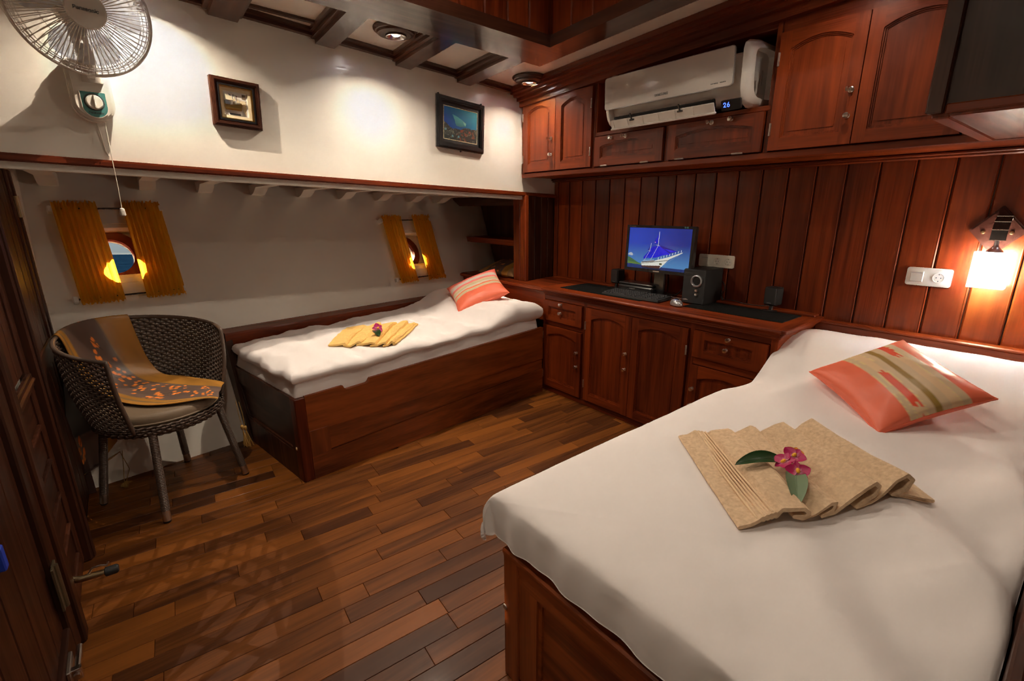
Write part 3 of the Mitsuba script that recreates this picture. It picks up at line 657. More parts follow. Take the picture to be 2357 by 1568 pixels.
put(part(cs, 'shelf'), W(trimesh.convex.convex_hull(np.array([(hx(1.2, 2.80) - .02, 2.80, z) for z in (1.168, 1.218)] + [(hx(1.2, 3.1) - .02, BACK, z) for z in (1.168, 1.218)] + [(-3.20, 2.76, z) for z in (1.168, 1.218)] + [(-3.262, BACK, z) for z in (1.168, 1.218)])), 0, .6), 'mahogany')
put(part(cs, 'top_beam'), W(trimesh.convex.convex_hull(np.array([(hx(1.53, 2.76) + .10, 2.74, 1.520), (hx(1.60, 2.76) - .02, 2.74, 1.60), (-3.25, 2.74, 1.52), (-3.25, 2.74, 1.60), (hx(1.53, 2.76) + .10, 2.82, 1.520), (hx(1.60, 2.76) - .02, 2.82, 1.60), (-3.25, 2.82, 1.52), (-3.25, 2.82, 1.60)])), 0, .3), 'walnut')
for a, b in ((-3.325, -3.235), (-3.232, -3.158)):
    put(part(cs, 'post'), W(bx(a, b, 2.705, 2.745, .876, 1.602, .006), 2), 'mahogany')
put(part(cs, 'back_board'), W(trimesh.convex.convex_hull(np.array([(hx(z, 3.09) + .05, y, z) for z in (.878, 1.53) for y in (BACK - .05, BACK - .02)] + [(-3.25, y, z) for z in (.878, 1.53) for y in (BACK - .05, BACK - .02)])), 2, .05), 'walnut')

# ------------------------------------------------------------------ narrow bed along the hull
A0 = np.array([-2.603, .582, 0.]); BF = np.array([-.0870, .9962, 0.]); BE = np.array([-.988, -.155, 0.])   # its front edge, its foot end
def bp(u, v, z): return A0 + BF * u + BE * v + np.array([0, 0, z])
BM = frame4(A0, BF, BE / np.linalg.norm(BE), (0, 0, 1)); BM[:3, :3] = np.stack([BF, BE, [0, 0, 1.]], 1)
def bedbox(u0, u1, v0, v1, z0, z1, b=.004): return moved(bx(u0, u1, v0, v1, z0, z1, b), BM)
nb = thing('narrow_bed', 'narrow built-in mahogany bed along the white hull side', 'bed')
def front_board(z0a, z0b, z1a, z1b, v0, v1, notch=False):
    pts = [(.06, z0a), (1.995, z0b), (1.995, z1b)]
    if notch:
        z = lambda u: z1a + (z1b - z1a) * (u - .06) / 1.935
        pts += [(.45, z(.45))] + [(.45 - .02 * a, z(.45) - .028 * math.sin(a * math.pi / 2)) for a in (.3, .6, 1)] + [(.28 + .02 * (1 - a), z(.28) - .028 * math.cos(a * math.pi / 2)) for a in (0, .4, .7, 1)]
    pts += [(.06, z1a)]
    m = ext(Polygon(pts), v1 - v0)
    M = np.eye(4); M[:3, :3] = np.stack([BF, [0, 0, 1.], BE], 1); M[:3, 3] = A0 + BE * v0
    m = moved(m, M); m.fix_normals(); return m
put(part(nb, 'corner_post'), W(bedbox(0, .06, -.002, .06, 0, .505), 2), 'mahogany')
put(part(nb, 'front_board'), W(front_board(0, 0, .140, .205, -.001, .03), 1, .45), 'sapele')
put(part(nb, 'front_board'), W(front_board(.145, .208, .288, .286, .008, .03), 1, .6), 'sapele')
put(part(nb, 'front_board'), W(front_board(.291, .290, .508, .560, .001, .03, True), 1, .75), 'sapele')
put(part(nb, 'front_stile'), W(bedbox(.06, .175, .0, .03, .12, .30, .003), 2, .7), 'sapele')
# foot end: framed panel that follows the slant of the hull
hz = lambda z: .80 + .415 * z
end = Polygon([(0, 0), (hz(0), 0), (hz(.505), .505), (0, .505)])
inner = Polygon([(.10, .17), (hz(.17) - .09, .17), (hz(.40) - .09, .40), (.10, .40)])
EM = np.eye(4); EM[:3, :3] = np.stack([BE, [0, 0, 1.], BF], 1); EM[:3, 3] = A0 + BF * .002
def endpiece(g, a, b, ax, t):
    m = moved(ext(g, b - a, a), EM); m.fix_normals(); return W(m, ax, t)
put(part(nb, 'foot_frame'), [endpiece(end.difference(inner), 0, .03, 2, .3), endpiece(inner.difference(inner.buffer(-.012)), .006, .03, 0, .4)], 'walnut')
put(part(nb, 'foot_panel'), [endpiece(inner.buffer(.005), .016, .028, 0, .3)], 'walnut')
put(part(nb, 'end_strip'), [W(trimesh.convex.convex_hull(np.array([bp(u, v, z) for u in (-.012, .03) for v, z in ((hz(0) - .05, .0), (hz(0) + .005, 0), (hz(.72) - .155, .715), (hz(.72) + .0, .715), (hz(.5) - .05, .5))])), 2, .3)], 'walnut')
k = part(nb, 'bolt_cap'); put(k, lathe([(0, 0), (.010, 0), (.009, .004), (0, .005)], 16, tuple(bp(0, .045, .20)), tuple(-BF)), 'brass', 40)
# back rail against the hull
rail = []
V = []
for y in (.43, 2.625):
    base = hx(.717, y)
    for dx, z in ((.005, .717), (.165, .717), (.17, .705), (.17, .52), (hx(.52, y) - base + .02, .52)): V.append((base + dx, y, z))
put(part(nb, 'back_rail'), [W(trimesh.convex.convex_hull(np.array(V)), 1, .35)], 'mahogany')
def rounded_slab(fn, nu, nv, r, zb, zt):
    """A mattress: fn(s, t) -> x, y over [0,1]^2; zb/zt(s, t) bottom and top; rounded rims of radius r (in metres)."""
    s, t = np.meshgrid(np.linspace(0, 1, nu), np.linspace(0, 1, nv), indexing='ij')
    s, t = .5 - .5 * np.cos(s * np.pi) * (1 - .35 * np.sin(s * np.pi)), .5 - .5 * np.cos(t * np.pi) * (1 - .35 * np.sin(t * np.pi))
    X = fn(s, t)
    ex = np.linalg.norm(fn(np.array([1.]), np.array([.5])) - fn(np.array([0.]), np.array([.5]))); ey = np.linalg.norm(fn(np.array([.5]), np.array([1.])) - fn(np.array([.5]), np.array([0.])))
    d = np.minimum(np.minimum(s, 1 - s) * ex, np.minimum(t, 1 - t) * ey)
    e = np.sqrt(np.clip(1 - (1 - np.clip(d / r, 0, 1)) ** 2, 0, 1))
    b, tp = zb(s, t, X), zt(s, t, X); mid = (b * .5 + tp * .5)
    up = np.concatenate([X, (mid + (tp - mid) * e)[..., None]], -1); dn = np.concatenate([X, (mid - (mid - b) * e)[..., None]], -1)
    a, c = grid(up), grid(dn, True)
    m = trimesh.util.concatenate([a, c]); m.merge_vertices(); m.fix_normals(); return m
bw = lambda s: .905 + .15 * s                                             # the bed widens towards its head
mt = thing('mattress', 'white sheeted mattress lying in the narrow bed under its quilt', 'mattress')
put(mt, rounded_slab(lambda s, t: (A0 + np.multiply.outer(s * 1.96 + .015, BF) + np.multiply.outer(.02 + t * (bw(s) - .03), BE))[..., :2], 60, 30, .05,
    lambda s, t, X: .42 + 0 * s, lambda s, t, X: .605 + .045 * s), 'linen', True)
def qz(s, t, X):
    p = np.concatenate([X, np.zeros(X.shape[:-1] + (1,))], -1)
    w = meshkit.fbm(p * np.array([3, 6, 1]), 4, 3) - .5; w2 = np.abs(meshkit.fbm(p * np.array([5, 9, 1]) + 7, 3, 5) - .5)
    head = np.clip((s - .66) / .22, 0, 1); head = head * head * (3 - 2 * head)
    return .668 + .035 * s + .105 * head * (1 - .35 * np.clip((s - .9) / .1, 0, 1)) + .045 * w - .03 * w2 - .012 * (1 - t) ** 2
qn = thing('quilt', 'creased white quilt on the narrow bed', 'quilt')
def qxy(s, t):
    wav = .010 * np.sin(s * 23) * (1 - t) ** 6 + .006 * np.sin(s * 51 + 1) * (1 - t) ** 8
    wav2 = (.010 * np.sin(t * 15) + .005 * np.sin(t * 37 + 2)) * (1 - s) ** 20
    return (A0 + np.multiply.outer(s * 2.0 + wav2 - .005, BF) + BE * ((t * (bw(s) - .0) - .006 + wav)[..., None]))[..., :2]
put(qn, rounded_slab(qxy, 150, 80, .065, lambda s, t, X: .572 + .060 * s + .006 * np.sin(s * 17 + t * 9), qz), 'linen', True)
def QN(x, y):                                                             # height of the quilt at a point
    q = np.linalg.solve(np.stack([BF[:2], BE[:2]], 1), np.array([x, y]) - A0[:2]); s = np.array([q[0] / 2.0]); t = np.array([q[1] / bw(s[0])])
    return float(qz(s, t, np.array([[x, y]]))[0])

# ------------------------------------------------------------------ wide bed in front on the right
wbd = thing('wide_bed', 'wide built-in mahogany bed in the front, with a panelled foot end', 'bed')
put(part(wbd, 'corner_post'), [W(bx(-.985, -.915, .755, .83, 0, .492, .004), 2, .7)], 'sapele')
FM = frame4((-.985, .785, 0), (1, 0, 0), (0, 0, 1))
fr = rect(.06, .03, 1.04, .492); fo = rect(.15, .09, 1.0, .40)
put(part(wbd, 'foot_frame'), [W(moved(ext(rect(.068, .40, 1.04, .478), .024), FM), 0, .8), W(moved(ext(rect(.068, .03, .15, .40), .024), FM), 2, .7), W(moved(ext(rect(.15, .03, 1.04, .09), .024), FM), 0, .5), W(moved(ext(fo.difference(fo.buffer(-.014)), .016), FM), 0, .5)], 'sapele')
put(part(wbd, 'foot_panel'), [W(moved(ext(fo.buffer(.004), .008), FM), 0, .55)], 'sapele')
put(part(wbd, 'top_rail'), [W(bx(-.985, .05, .748, .80, .478, .498, .006), 0, .55), W(bx(-.985, .05, .753, .80, .468, .482, .004), 0, .55)], 'sapele')
put(part(wbd, 'side_board'), [W(bx(-.982, -.955, .82, BACK - .02, 0, .50, .004), 1, .5)], 'mahogany')
k = part(wbd, 'bolt_cap'); put(k, lathe([(0, 0), (.010, 0), (.009, .004), (0, .005)], 16, (-.977, .755, .275), (0, -1, 0)), 'brushed_metal', 40)
hb = [W(bx(-.985, .06, BACK - .055, BACK - .004, .60, .852, .004), 0, .45), W(bx(-.985, .06, BACK - .066, BACK - .004, .850, .868, .006), 0, .6), W(bx(-.985, .06, BACK - .060, BACK - .004, .80, .812, .004), 0, .5)]
put(part(wbd, 'head_rail'), hb, 'mahogany')
put(part(wbd, 'side_rail'), [W(bx(.040, .060, .60, BACK - .06, .40, .74, .004), 1, .2)], 'walnut')
from scipy.interpolate import PchipInterpolator
_py = PchipInterpolator([-.22, -.16, -.10, -.05, 0, .06, .14, .30, 1.45, 1.62, 1.78, 1.95, 2.10, 2.22, 2.30], [.742, .738, .735, .734, .738, .757, .81, .955, 2.15, 2.33, 2.50, 2.70, 2.88, 3.00, 3.05])
_pz = PchipInterpolator([-.22, -.16, -.10, -.05, 0, .06, .14, .30, 1.45, 1.62, 1.78, 1.95, 2.10, 2.22, 2.30], [.530, .565, .605, .640, .665, .681, .689, .692, .692, .720, .775, .825, .842, .832, .79])
_px = PchipInterpolator([-.16, -.10, -.05, 0, .06, .14, .30, .95, 1.04, 1.09, 1.12], [-1.032, -1.034, -1.034, -1.024, -.995, -.935, -.80, -.10, -.01, .026, .036])
_pd = PchipInterpolator([-.16, -.10, -.05, 0, .06, .14, .30, .95, 1.04, 1.09, 1.12], [.165, .105, .058, .030, .012, .004, 0, 0, .008, .03, .065])
def wq(a, b):
    """The quilt of the wide bed: a across, b from foot to head, both in metres of cloth."""
    x, y, z, d = _px(a), _py(b), _pz(b), _pd(a)
    dz = .692 - z; ft = np.clip((.2 - b) / .25, 0, 1)
    drop = np.where(b < .4, (np.maximum(dz, 0) ** 3 + d ** 3) ** (1 / 3), d + dz)
    ear = np.exp(-((a + .13) / .10) ** 2 - ((b + .16) / .11) ** 2)
    z = .692 - drop + .022 * ear; x = x - .004 * ear; y = y - .018 * ear
    p = np.stack([a, b, 0 * a], -1)
    soft = meshkit.fbm(p * 2.2, 3, 11) - .5; fine = meshkit.fbm(p * np.array([9, 5, 1]) + 3, 3, 12) - .5
    right = np.clip((a - .55) / .5, 0, 1); near = np.clip((.75 - b) / .7, 0, 1)
    fold = np.sin((a * 1.0 + b * .85) * 13 + 3 * soft) * np.clip(right * 1.2 - .1, 0, 1)
    z = z + .030 * soft * (.4 + right) + .008 * fine + .022 * fold * np.clip(1.5 - np.abs(b - .5), 0, 1) * (1 + 1.3 * right)
    z = z + .010 * np.sin(a * 21 + b * 4 + 5 * soft) * np.clip((b - 1.35) / .3, 0, 1) * np.clip((1.9 - b) / .3, 0, 1)
    for c0, dirv, w in (((.62, .40), (.50, -.86), .004), ((.62, .40), (.80, .60), .004), ((.28, 1.0), (.86, .50), .004)):   # ironing creases
        q = (a - c0[0]) * dirv[1] - (b - c0[1]) * dirv[0]; z = z + .0022 * np.exp(-(q / w) ** 2)
    z = z - .095 * np.clip(1 - a / .38, 0, 1.2) * np.exp(-((b - 1.70) / .20) ** 2)
    hem = np.clip((.02 - b) / .1, 0, 1)
    y = y + .005 * np.sin(a * 26) * hem + .003 * np.sin(a * 57 + 1) * hem
    side = np.clip((.0 - a) / .1, 0, 1); x = x + .005 * np.sin(b * 11) * side + .003 * np.sin(b * 29) * side
    return np.stack([x, y, z], -1)
a_, b_ = np.meshgrid(np.r_[np.linspace(-.16, .16, 26)[:-1], np.linspace(.16, .95, 76)[:-1], np.linspace(.95, 1.12, 16)], np.r_[np.linspace(-.22, .3, 44)[:-1], np.linspace(.3, 2.30, 150)], indexing='ij')
WQ = wq(a_, b_)
qw = thing('quilt', 'large white quilt spread over the wide bed', 'quilt')
put(qw, slab(WQ, .012), 'linen', True)
from scipy.interpolate import LinearNDInterpolator
_in = (b_ > .12) & (a_ > .1) & (a_ < 1.05)
ZW = LinearNDInterpolator(WQ[_in][:, :2], WQ[_in][:, 2])

# ------------------------------------------------------------------ striped silk cushions
def cushion(key, center, ax, bxv, a, b, thick, color_fn, material='colored_silk', n=64):
    u, v = np.meshgrid(np.linspace(-1, 1, n), np.linspace(-1, 1, n), indexing='ij')
    u, v = np.sin(u * np.pi / 2) * .35 + u * .65, np.sin(v * np.pi / 2) * .35 + v * .65
    ax, bxv = np.asarray(ax, float), np.asarray(bxv, float); ax /= np.linalg.norm(ax); bxv -= ax * (ax @ bxv); bxv /= np.linalg.norm(bxv); nz = np.cross(ax, bxv)
    pu = u * (1 - .085 * (1 - v ** 2)); pv = v * (1 - .085 * (1 - u ** 2))
    th = thick * (np.clip(1 - u ** 2, 0, 1) * np.clip(1 - v ** 2, 0, 1)) ** .42
    wr = meshkit.fbm(np.stack([u * 2.2, v * 2.2, 0 * u], -1), 3, 4) - .5
    out = []
    for sg in (1, -1):
        h = sg * th * (1 + .28 * wr)
        out.append(np.asarray(center) + (pu * a / 2)[..., None] * ax + (pv * b / 2)[..., None] * bxv + h[..., None] * nz)
    m = trimesh.util.concatenate([grid(out[0]), grid(out[1], True)])
    col = np.vstack([color_fn(u, v, 1).reshape(-1, 3), color_fn(u, v, -1).reshape(-1, 3)])
    put(key, m, material, True, color=col)
    e = np.r_[0:1:33j]; E_ = [(-1 + 2 * q, -1) for q in e] + [(1, -1 + 2 * q) for q in e] + [(1 - 2 * q, 1) for q in e] + [(-1, 1 - 2 * q) for q in e]
    pts = [np.asarray(center) + (U * (1 - .085 * (1 - V_ ** 2))) * a / 2 * ax + (V_ * (1 - .085 * (1 - U ** 2))) * b / 2 * bxv for U, V_ in E_]
    return tube(pts[:-1], .003, 6, True)
CORAL, BEIGE, IKAT, OLIVE = (.78, .16, .085), (.62, .47, .30), (.68, .075, .035), (.30, .19, .045)
def bands(x, stops):
    c = np.zeros(x.shape + (3,)); c[:] = stops[0][1]
    for s0, col in stops[1:]: c[x > s0] = col
    return c
def ikat(u, seed):
    z = np.stack([u * 2.1 + seed, 0 * u, 0 * u], -1); return (meshkit.noise(z, seed) > .52)
def col_a(u, v, sg):
    c = bands(v, [(-1, CORAL), (-.36, BEIGE), (-.24, IKAT), (-.06, BEIGE), (.09, OLIVE), (.19, BEIGE), (.34, IKAT), (.50, BEIGE), (.635, (.20, .05, .03)), (.655, CORAL)])
    if sg < 0: c[:] = CORAL; return c
    jag = .07 * np.sin(v * 90)
    for a0, a1, sd in ((-.24, -.06, 3), (.34, .50, 8)):
        m = (v > a0) & (v < a1) & ~ikat(u + jag, sd); c[m] = (.70, .50, .30)
    for q in (-.36, -.24, -.06, .34, .50):
        m = (np.abs(v - q) < .010) & (np.sin(u * 160) > 0); c[m] = (.70, .55, .28)
    return c
def col_b(u, v, sg):
    c = bands(u, [(-1, (.80, .17, .13)), (-.62, (.80, .42, .36)), (-.50, (.66, .56, .50)), (-.30, (.76, .22, .20)), (-.17, BEIGE), (-.04, (.55, .45, .28)), (.04, (.62, .52, .40)), (.14, (.80, .20, .10)), (.24, BEIGE), (.36, CORAL)])
    if sg < 0: c[:] = CORAL
    return c
k = thing('cushion', 'square coral silk cushion with woven beige and olive stripes, on the wide bed', 'cushion')
piping = cushion(k, (-.442, 2.338, .803), (.754, -.627, -.194), (.645, .654, .395), .465, .40, .075, col_a)
put(part(k, 'piping'), piping, 'colored_silk', True, color=np.tile(CORAL, (len(piping.vertices), 1)))
k = thing('cushion', 'small coral silk cushion with pale stripes, on the narrow bed', 'cushion')
piping = cushion(k, (-3.21, 2.225, .845), (.88, -.30, -.36), (.43, .835, .345), .40, .44, .080, col_b)
put(part(k, 'piping'), piping, 'colored_silk', True, color=np.tile(CORAL, (len(piping.vertices), 1)))

# ------------------------------------------------------------------ towels folded like a fan
def towel(key, TL, BL, BR, TR, zf, prof, thick, material, height=1.0, nt=26, wave=.006):
    """prof: the folded edge as (s, h) with s from 0 to 1 across and h the height in metres; swept from the top to the bottom edge."""
    sc = np.linalg.norm(np.array(TR) - TL)
    g = LineString([(s * sc, h * height) for s, h in prof]).buffer(thick, quad_segs=3, cap_style='round').simplify(.0004)
    g = Polygon(g.exterior) if g.geom_type == 'Polygon' else Polygon(max(g.geoms, key=lambda q: q.area).exterior)
    ring = np.array(g.exterior.coords)[:-1]
    if not g.exterior.is_ccw: ring = ring[::-1]
    cap = trimesh.creation.triangulate_polygon(g)
    cv, cf = cap
    TL, BL, BR, TR = (np.array(q, float) for q in (TL, BL, BR, TR))
    def place(q, t):
        s = q[:, 0] / sc; t = t + wave * 2.2 * np.sin(s * 23) * (t - .4)
        xy = ((1 - s) * (1 - t))[:, None] * TL + ((1 - s) * t)[:, None] * BL + (s * t)[:, None] * BR + (s * (1 - t))[:, None] * TR
        z = np.array([zf(*c) for c in xy]) + q[:, 1] + thick + .003 + wave * np.sin(s * 17 + t * 5) * (q[:, 1] > .012)
        return np.c_[xy, z]
    ts = np.linspace(0, 1, nt); n = len(ring); V = [place(ring, np.full(n, t)) for t in ts]; F = []
    for i in range(nt - 1):
        for j in range(n):
            a, b, c, d = i * n + j, i * n + (j + 1) % n, (i + 1) * n + (j + 1) % n, (i + 1) * n + j
            F += [(a, c, b), (a, d, c)]
    o = n * nt; V += [place(cv, np.zeros(len(cv))), place(cv, np.ones(len(cv)))]
    F = np.vstack([F, cf + o, cf[:, ::-1] + o + len(cv)])
    m = trimesh.Trimesh(np.vstack(V), F, process=False); m.fix_normals()
    put(key, m, material, 50)
prof = [(.0, .0), (.05, .002)] + [(.075 + .012 * i, .004 + .0022 * (i % 2)) for i in range(9)] + [(.20, .006), (.27, .010), (.285, .004), (.24, .001), (.24, .000)]
prof = [(.0, .000), (.05, .003)] + [(.085 + .011 * i, .008 + .0028 * (i % 2)) for i in range(9)] + [(.20, .018), (.30, .026), (.325, .020), (.315, .010), (.26, .006), (.30, .003), (.36, .012), (.44, .026), (.465, .022), (.455, .010), (.40, .004), (.47, .003), (.53, .016), (.60, .036), (.645, .044), (.672, .034), (.655, .016), (.60, .008), (.575, .002), (.65, .003), (.71, .014), (.765, .036), (.815, .046), (.845, .036), (.825, .014), (.76, .004), (.84, .002), (.92, .003), (1.0, .003)]
k = thing('bath_towel', 'tan bath towel folded into fan pleats, with orchids on it', 'towel')
zw = lambda x, y: float(ZW(x, y)) if not np.isnan(ZW(x, y)) else .69
towel(k, (-.835, 1.450), (-.452, 1.120), (-.165, 1.680), (-.470, 1.870), zw, prof, .0055, 'terry_tan', 1.4)
tk = 'bath_towel'
for sv in (.080, .095, .110, .125, .140, .155):
    tt = np.linspace(.012, .985, 40)
    TLv, BLv, BRv, TRv = (np.array(q) for q in ((-.835, 1.450), (-.452, 1.120), (-.165, 1.680), (-.470, 1.870)))
    tw2 = tt + .0132 * np.sin(sv * 23) * (tt - .4)
    xy = (1 - sv) * (1 - tw2)[:, None] * TLv + (1 - sv) * tw2[:, None] * BLv + sv * tw2[:, None] * BRv + sv * (1 - tw2)[:, None] * TRv
    hh = 1.4 * np.interp(sv, [.05, .085, .20], [.003, .008, .018])
    put(part(tk, 'woven_rib'), tube(np.c_[xy, [zw(*c) + hh + .0132 for c in xy]], .0032, 6), 'seat_tan', True)
prof2 = [(0, 0), (.10, .003), (.24, .016), (.265, .010), (.25, .004), (.22, .001), (.32, .004), (.45, .022), (.475, .014), (.455, .004), (.42, .001), (.52, .006), (.64, .026), (.69, .026), (.70, .014), (.66, .004), (.63, .001), (.72, .004), (.80, .024), (.85, .022), (.855, .010), (.82, .002), (.90, .004), (.95, .018), (.975, .010), (.97, .001), (1, .001)]
k = thing('bath_towel', 'yellow bath towel folded into fan pleats, on the narrow bed', 'towel')
towel(k, (-3.33, 1.165), (-2.93, .90), (-2.70, 1.235), (-3.035, 1.575), QN, prof2, .0055, 'terry_yellow', .85, 20)

# ------------------------------------------------------------------ orchids and leaves lying on the towels
def petal(L, w, curl, n=12, m=7):
    t, s = np.meshgrid(np.linspace(0, 1, n), np.linspace(-1, 1, m), indexing='ij')
    wd = w * np.sin(np.pi * np.clip(t, 0, 1) ** .75) ** .7 + .0004
    return np.stack([s * wd, t * L, curl * t ** 1.6 * L + .25 * np.abs(s) ** 2 * wd], -1), t, s
def orchid(key, pos, normal, size, spin=0.0, hue=(.42, .012, .10)):
    M = trimesh.geometry.align_vectors([0, 0, 1], np.asarray(normal, float) / np.linalg.norm(normal)); M[:3, 3] = pos
    for i in range(5):
        broad = i in (1, 4)
        P, t, s = petal(size * (1.0 if broad else .92), size * (.52 if broad else .36), .18 if broad else .10)
        R = trimesh.transformations.rotation_matrix(spin + i * 2 * math.pi / 5, (0, 0, 1))
        m = moved(slab(P + np.array([0, .0015, .001 * (i % 2)]), .0006), M @ R)
        c = np.array(hue) * (1 - .0 * t[..., None]) + (np.array([.75, .45, .55]) - np.array(hue)) * np.clip(.34 - t, 0, 1)[..., None] * 1.8
        c = c.reshape(-1, 3); put(part(key, 'petal'), m, 'colored_petal', True, color=np.clip(np.vstack([c, c]), 0, 1))
    lip = trimesh.creation.icosphere(2, 1.0); lip.apply_scale((size * .17, size * .26, size * .16)); lip.apply_translation((0, -size * .10, size * .14))
    c = np.where(lip.vertices[:, 2:3] > size * .16, np.array([[.85, .42, .03]]), np.array([[.82, .68, .62]]))
    lip.apply_transform(M @ trimesh.transformations.rotation_matrix(spin + math.pi, (0, 0, 1)))
    put(part(key, 'lip'), lip, 'colored_petal', True, color=c)
def leaf(key, base, tip, width, up, material, bend=.12, roll=0.0):
    base, tip = np.array(base, float), np.array(tip, float); d = tip - base; L = np.linalg.norm(d); d /= L
    side = np.cross(d, (0, 0, 1.)); side /= np.linalg.norm(side); nz = np.cross(side, d)
    t, s = np.meshgrid(np.linspace(0, 1, 26), np.linspace(-1, 1, 11), indexing='ij')
    wd = width / 2 * np.sin(np.pi * t ** .82) ** .62 * (1 - .12 * t)
    P = base + (t * L)[..., None] * d + (s * wd)[..., None] * side + (bend * L * np.sin(np.pi * t) * up + np.abs(s) * wd * .35 + s * wd * roll + .0007 * np.cos(s * 26))[..., None] * nz
    put(key, slab(P, .0007), material, True)
    mid = P[:, 5] + nz * .0008
    put(part(key, 'midrib'), tube(mid, np.linspace(.0014, .0005, len(mid)), 6), material, True)
zt = .735
for i, (p, nrm, sz, sp, l) in enumerate((((-.474, 1.482, zt + .030), (.10, -.45, .9), .034, .3, 'magenta orchid flower, the middle one of three on the tan towel'), ((-.478, 1.432, zt + .030), (-.30, -.5, .8), .033, 2.0, 'magenta orchid flower next to the dark leaf on the tan towel'), ((-.432, 1.408, zt + .024), (.25, -.6, .75), .033, 1.2, 'magenta orchid flower above the grey-green leaf on the tan towel'))):
    k = thing('orchid_flower', l, 'flower', 'orchids on the tan towel'); orchid(k, p, nrm, sz, sp)
k = thing('orchid_flower', 'orange flower behind the magenta orchids on the tan towel', 'flower'); orchid(k, (-.486, 1.520, zt + .022), (.1, -.4, .9), .026, .5, (.62, .20, .015))
k = thing('leaf', 'broad dark green leaf lying on the tan towel', 'leaf'); leaf(k, (-.487, 1.462, zt + .014), (-.583, 1.345, zt + .004), .052, 1.0, 'leaf_dark', .10, .25)
k = thing('leaf', 'pale grey-green ribbed leaf lying on the tan towel', 'leaf'); leaf(k, (-.450, 1.432, zt + .018), (-.385, 1.295, zt - .012), .058, 1.0, 'leaf_grey', .06)
k = thing('orchid_flower', 'magenta and white orchid flower on the yellow towel', 'flower')
zy = QN(-2.93, 1.20) + .05
orchid(k, (-2.93, 1.225, zy + .015), (.75, -.35, .6), .036, .4, (.45, .02, .14))
k = thing('leaf', 'small dark green leaf under the orchid on the yellow towel', 'leaf'); leaf(k, (-2.93, 1.205, zy + .004), (-2.845, 1.195, zy - .016), .055, 1.0, 'leaf_dark', .08)

# ------------------------------------------------------------------ rattan tub chair
CF, CS, CC = np.array([.848, .530]), np.array([-.530, .848]), np.array([-3.0, .02])
def shell(th, h, off=0.0):
    """th in degrees from the back of the chair, h from the seat ring (0) to the rim (1); off: outwards."""
    th, h = np.asarray(th, float), np.asarray(h, float); t = np.radians(th); k = np.abs(th) / 118
    rb = .37 - .06 * k
    bulge = .018 * np.sin(np.pi * np.clip(h, 0, 1))
    f = -np.cos(t) * (.28 + (rb - .28) * h + bulge + off); s = np.sin(t) * (.28 + (.345 - .28) * h + bulge + off)
    zt = .935 - .085 * k ** 1.5
    z = .47 + (zt - .47) * h
    xy = CC + f[..., None] * CF + s[..., None] * CS
    return np.concatenate([xy, z[..., None]], -1)
ch = thing('rattan_chair', 'dark woven rattan tub chair with metal-tipped legs, in front of the hull side', 'chair')
def ribbon(path_fn, th, w, amp, ph):
    """A flat strand: th angles, path_fn(th, off, dz) points."""
    off = amp * np.sin(th * np.pi / PITCH + ph)
    ctr = path_fn(th, off, 0 * th); out = path_fn(th, off + .0028, 0 * th); inn = path_fn(th, off - .0028, 0 * th)
    up = path_fn(th, off, 0 * th + w / 2); dn = path_fn(th, off, 0 * th - w / 2)
    V = np.stack([out, up, inn, dn], 1); n = len(th); i = np.arange(n - 1)[:, None] * 4; F = []
    for q in range(4):
        a, b = q, (q + 1) % 4
        F.append(np.stack([i[:, 0] + a, i[:, 0] + b, i[:, 0] + 4 + b], 1)); F.append(np.stack([i[:, 0] + a, i[:, 0] + 4 + b, i[:, 0] + 4 + a], 1))
    return trimesh.Trimesh(V.reshape(-1, 3), np.vstack(F), process=False)
PITCH = 4.0                                                    # degrees between two upright stakes
TH0, TH1 = -122, 117
th = np.arange(TH0, TH1 + .01, PITCH / 3)
rows, NR = [], 33
for i in range(NR):
    h = (i + .5) / NR
    rows.append(ribbon(lambda a, o, dz, h=h: shell(a, h + dz / .44, o), th, .0122, .0048, (i % 2) * np.pi))
ringth = np.arange(-180, 180.01, PITCH / 3)
def ringpt(a, o, dz, j):
    t = np.radians(a); f = -np.cos(t) * (.283 + o - .012 * (j > 2) * (j - 2)); s = np.sin(t) * (.283 + o - .012 * (j > 2) * (j - 2))
    return np.concatenate([CC + f[..., None] * CF + s[..., None] * CS, (.490 - .0125 * j + dz)[..., None]], -1)
for j in range(5): rows.append(ribbon(lambda a, o, dz, j=j: ringpt(a, o, dz, j), ringth, .0122, .0048, (j % 2) * np.pi))
put(part(ch, 'woven_shell'), rows, 'rattan', True)
stakes = [tube(shell(np.full(9, a), np.linspace(0, 1, 9)), .0022, 5) for a in np.arange(TH0, TH1, PITCH)]
stakes += [tube(np.array([ringpt(np.array([a]), np.array([0.]), np.array([0.]), j)[0] for j in (0, 2, 4)]), .0022, 5) for a in np.arange(-180, 180, PITCH)]
put(part(ch, 'stake'), stakes, 'rattan_dark', True)
lin = shell(*np.meshgrid(np.linspace(TH0, TH1, 60), np.linspace(0, 1, 8), indexing='ij'))
put(part(ch, 'rim'), [tube(np.vstack([shell(np.full(12, TH0), np.linspace(0, .98, 12)), shell(np.linspace(TH0, TH1, 70), np.full(70, 1.0)), shell(np.full(12, TH1), np.linspace(.98, 0, 12))]), .010, 8)], 'rattan', True)
seatbase = lathe([(0, .44), (.26, .44), (.268, .452), (.268, .478), (0, .478)], 48, (CC[0], CC[1], 0))
put(part(ch, 'seat_base'), seatbase, 'rattan_dark', 30)
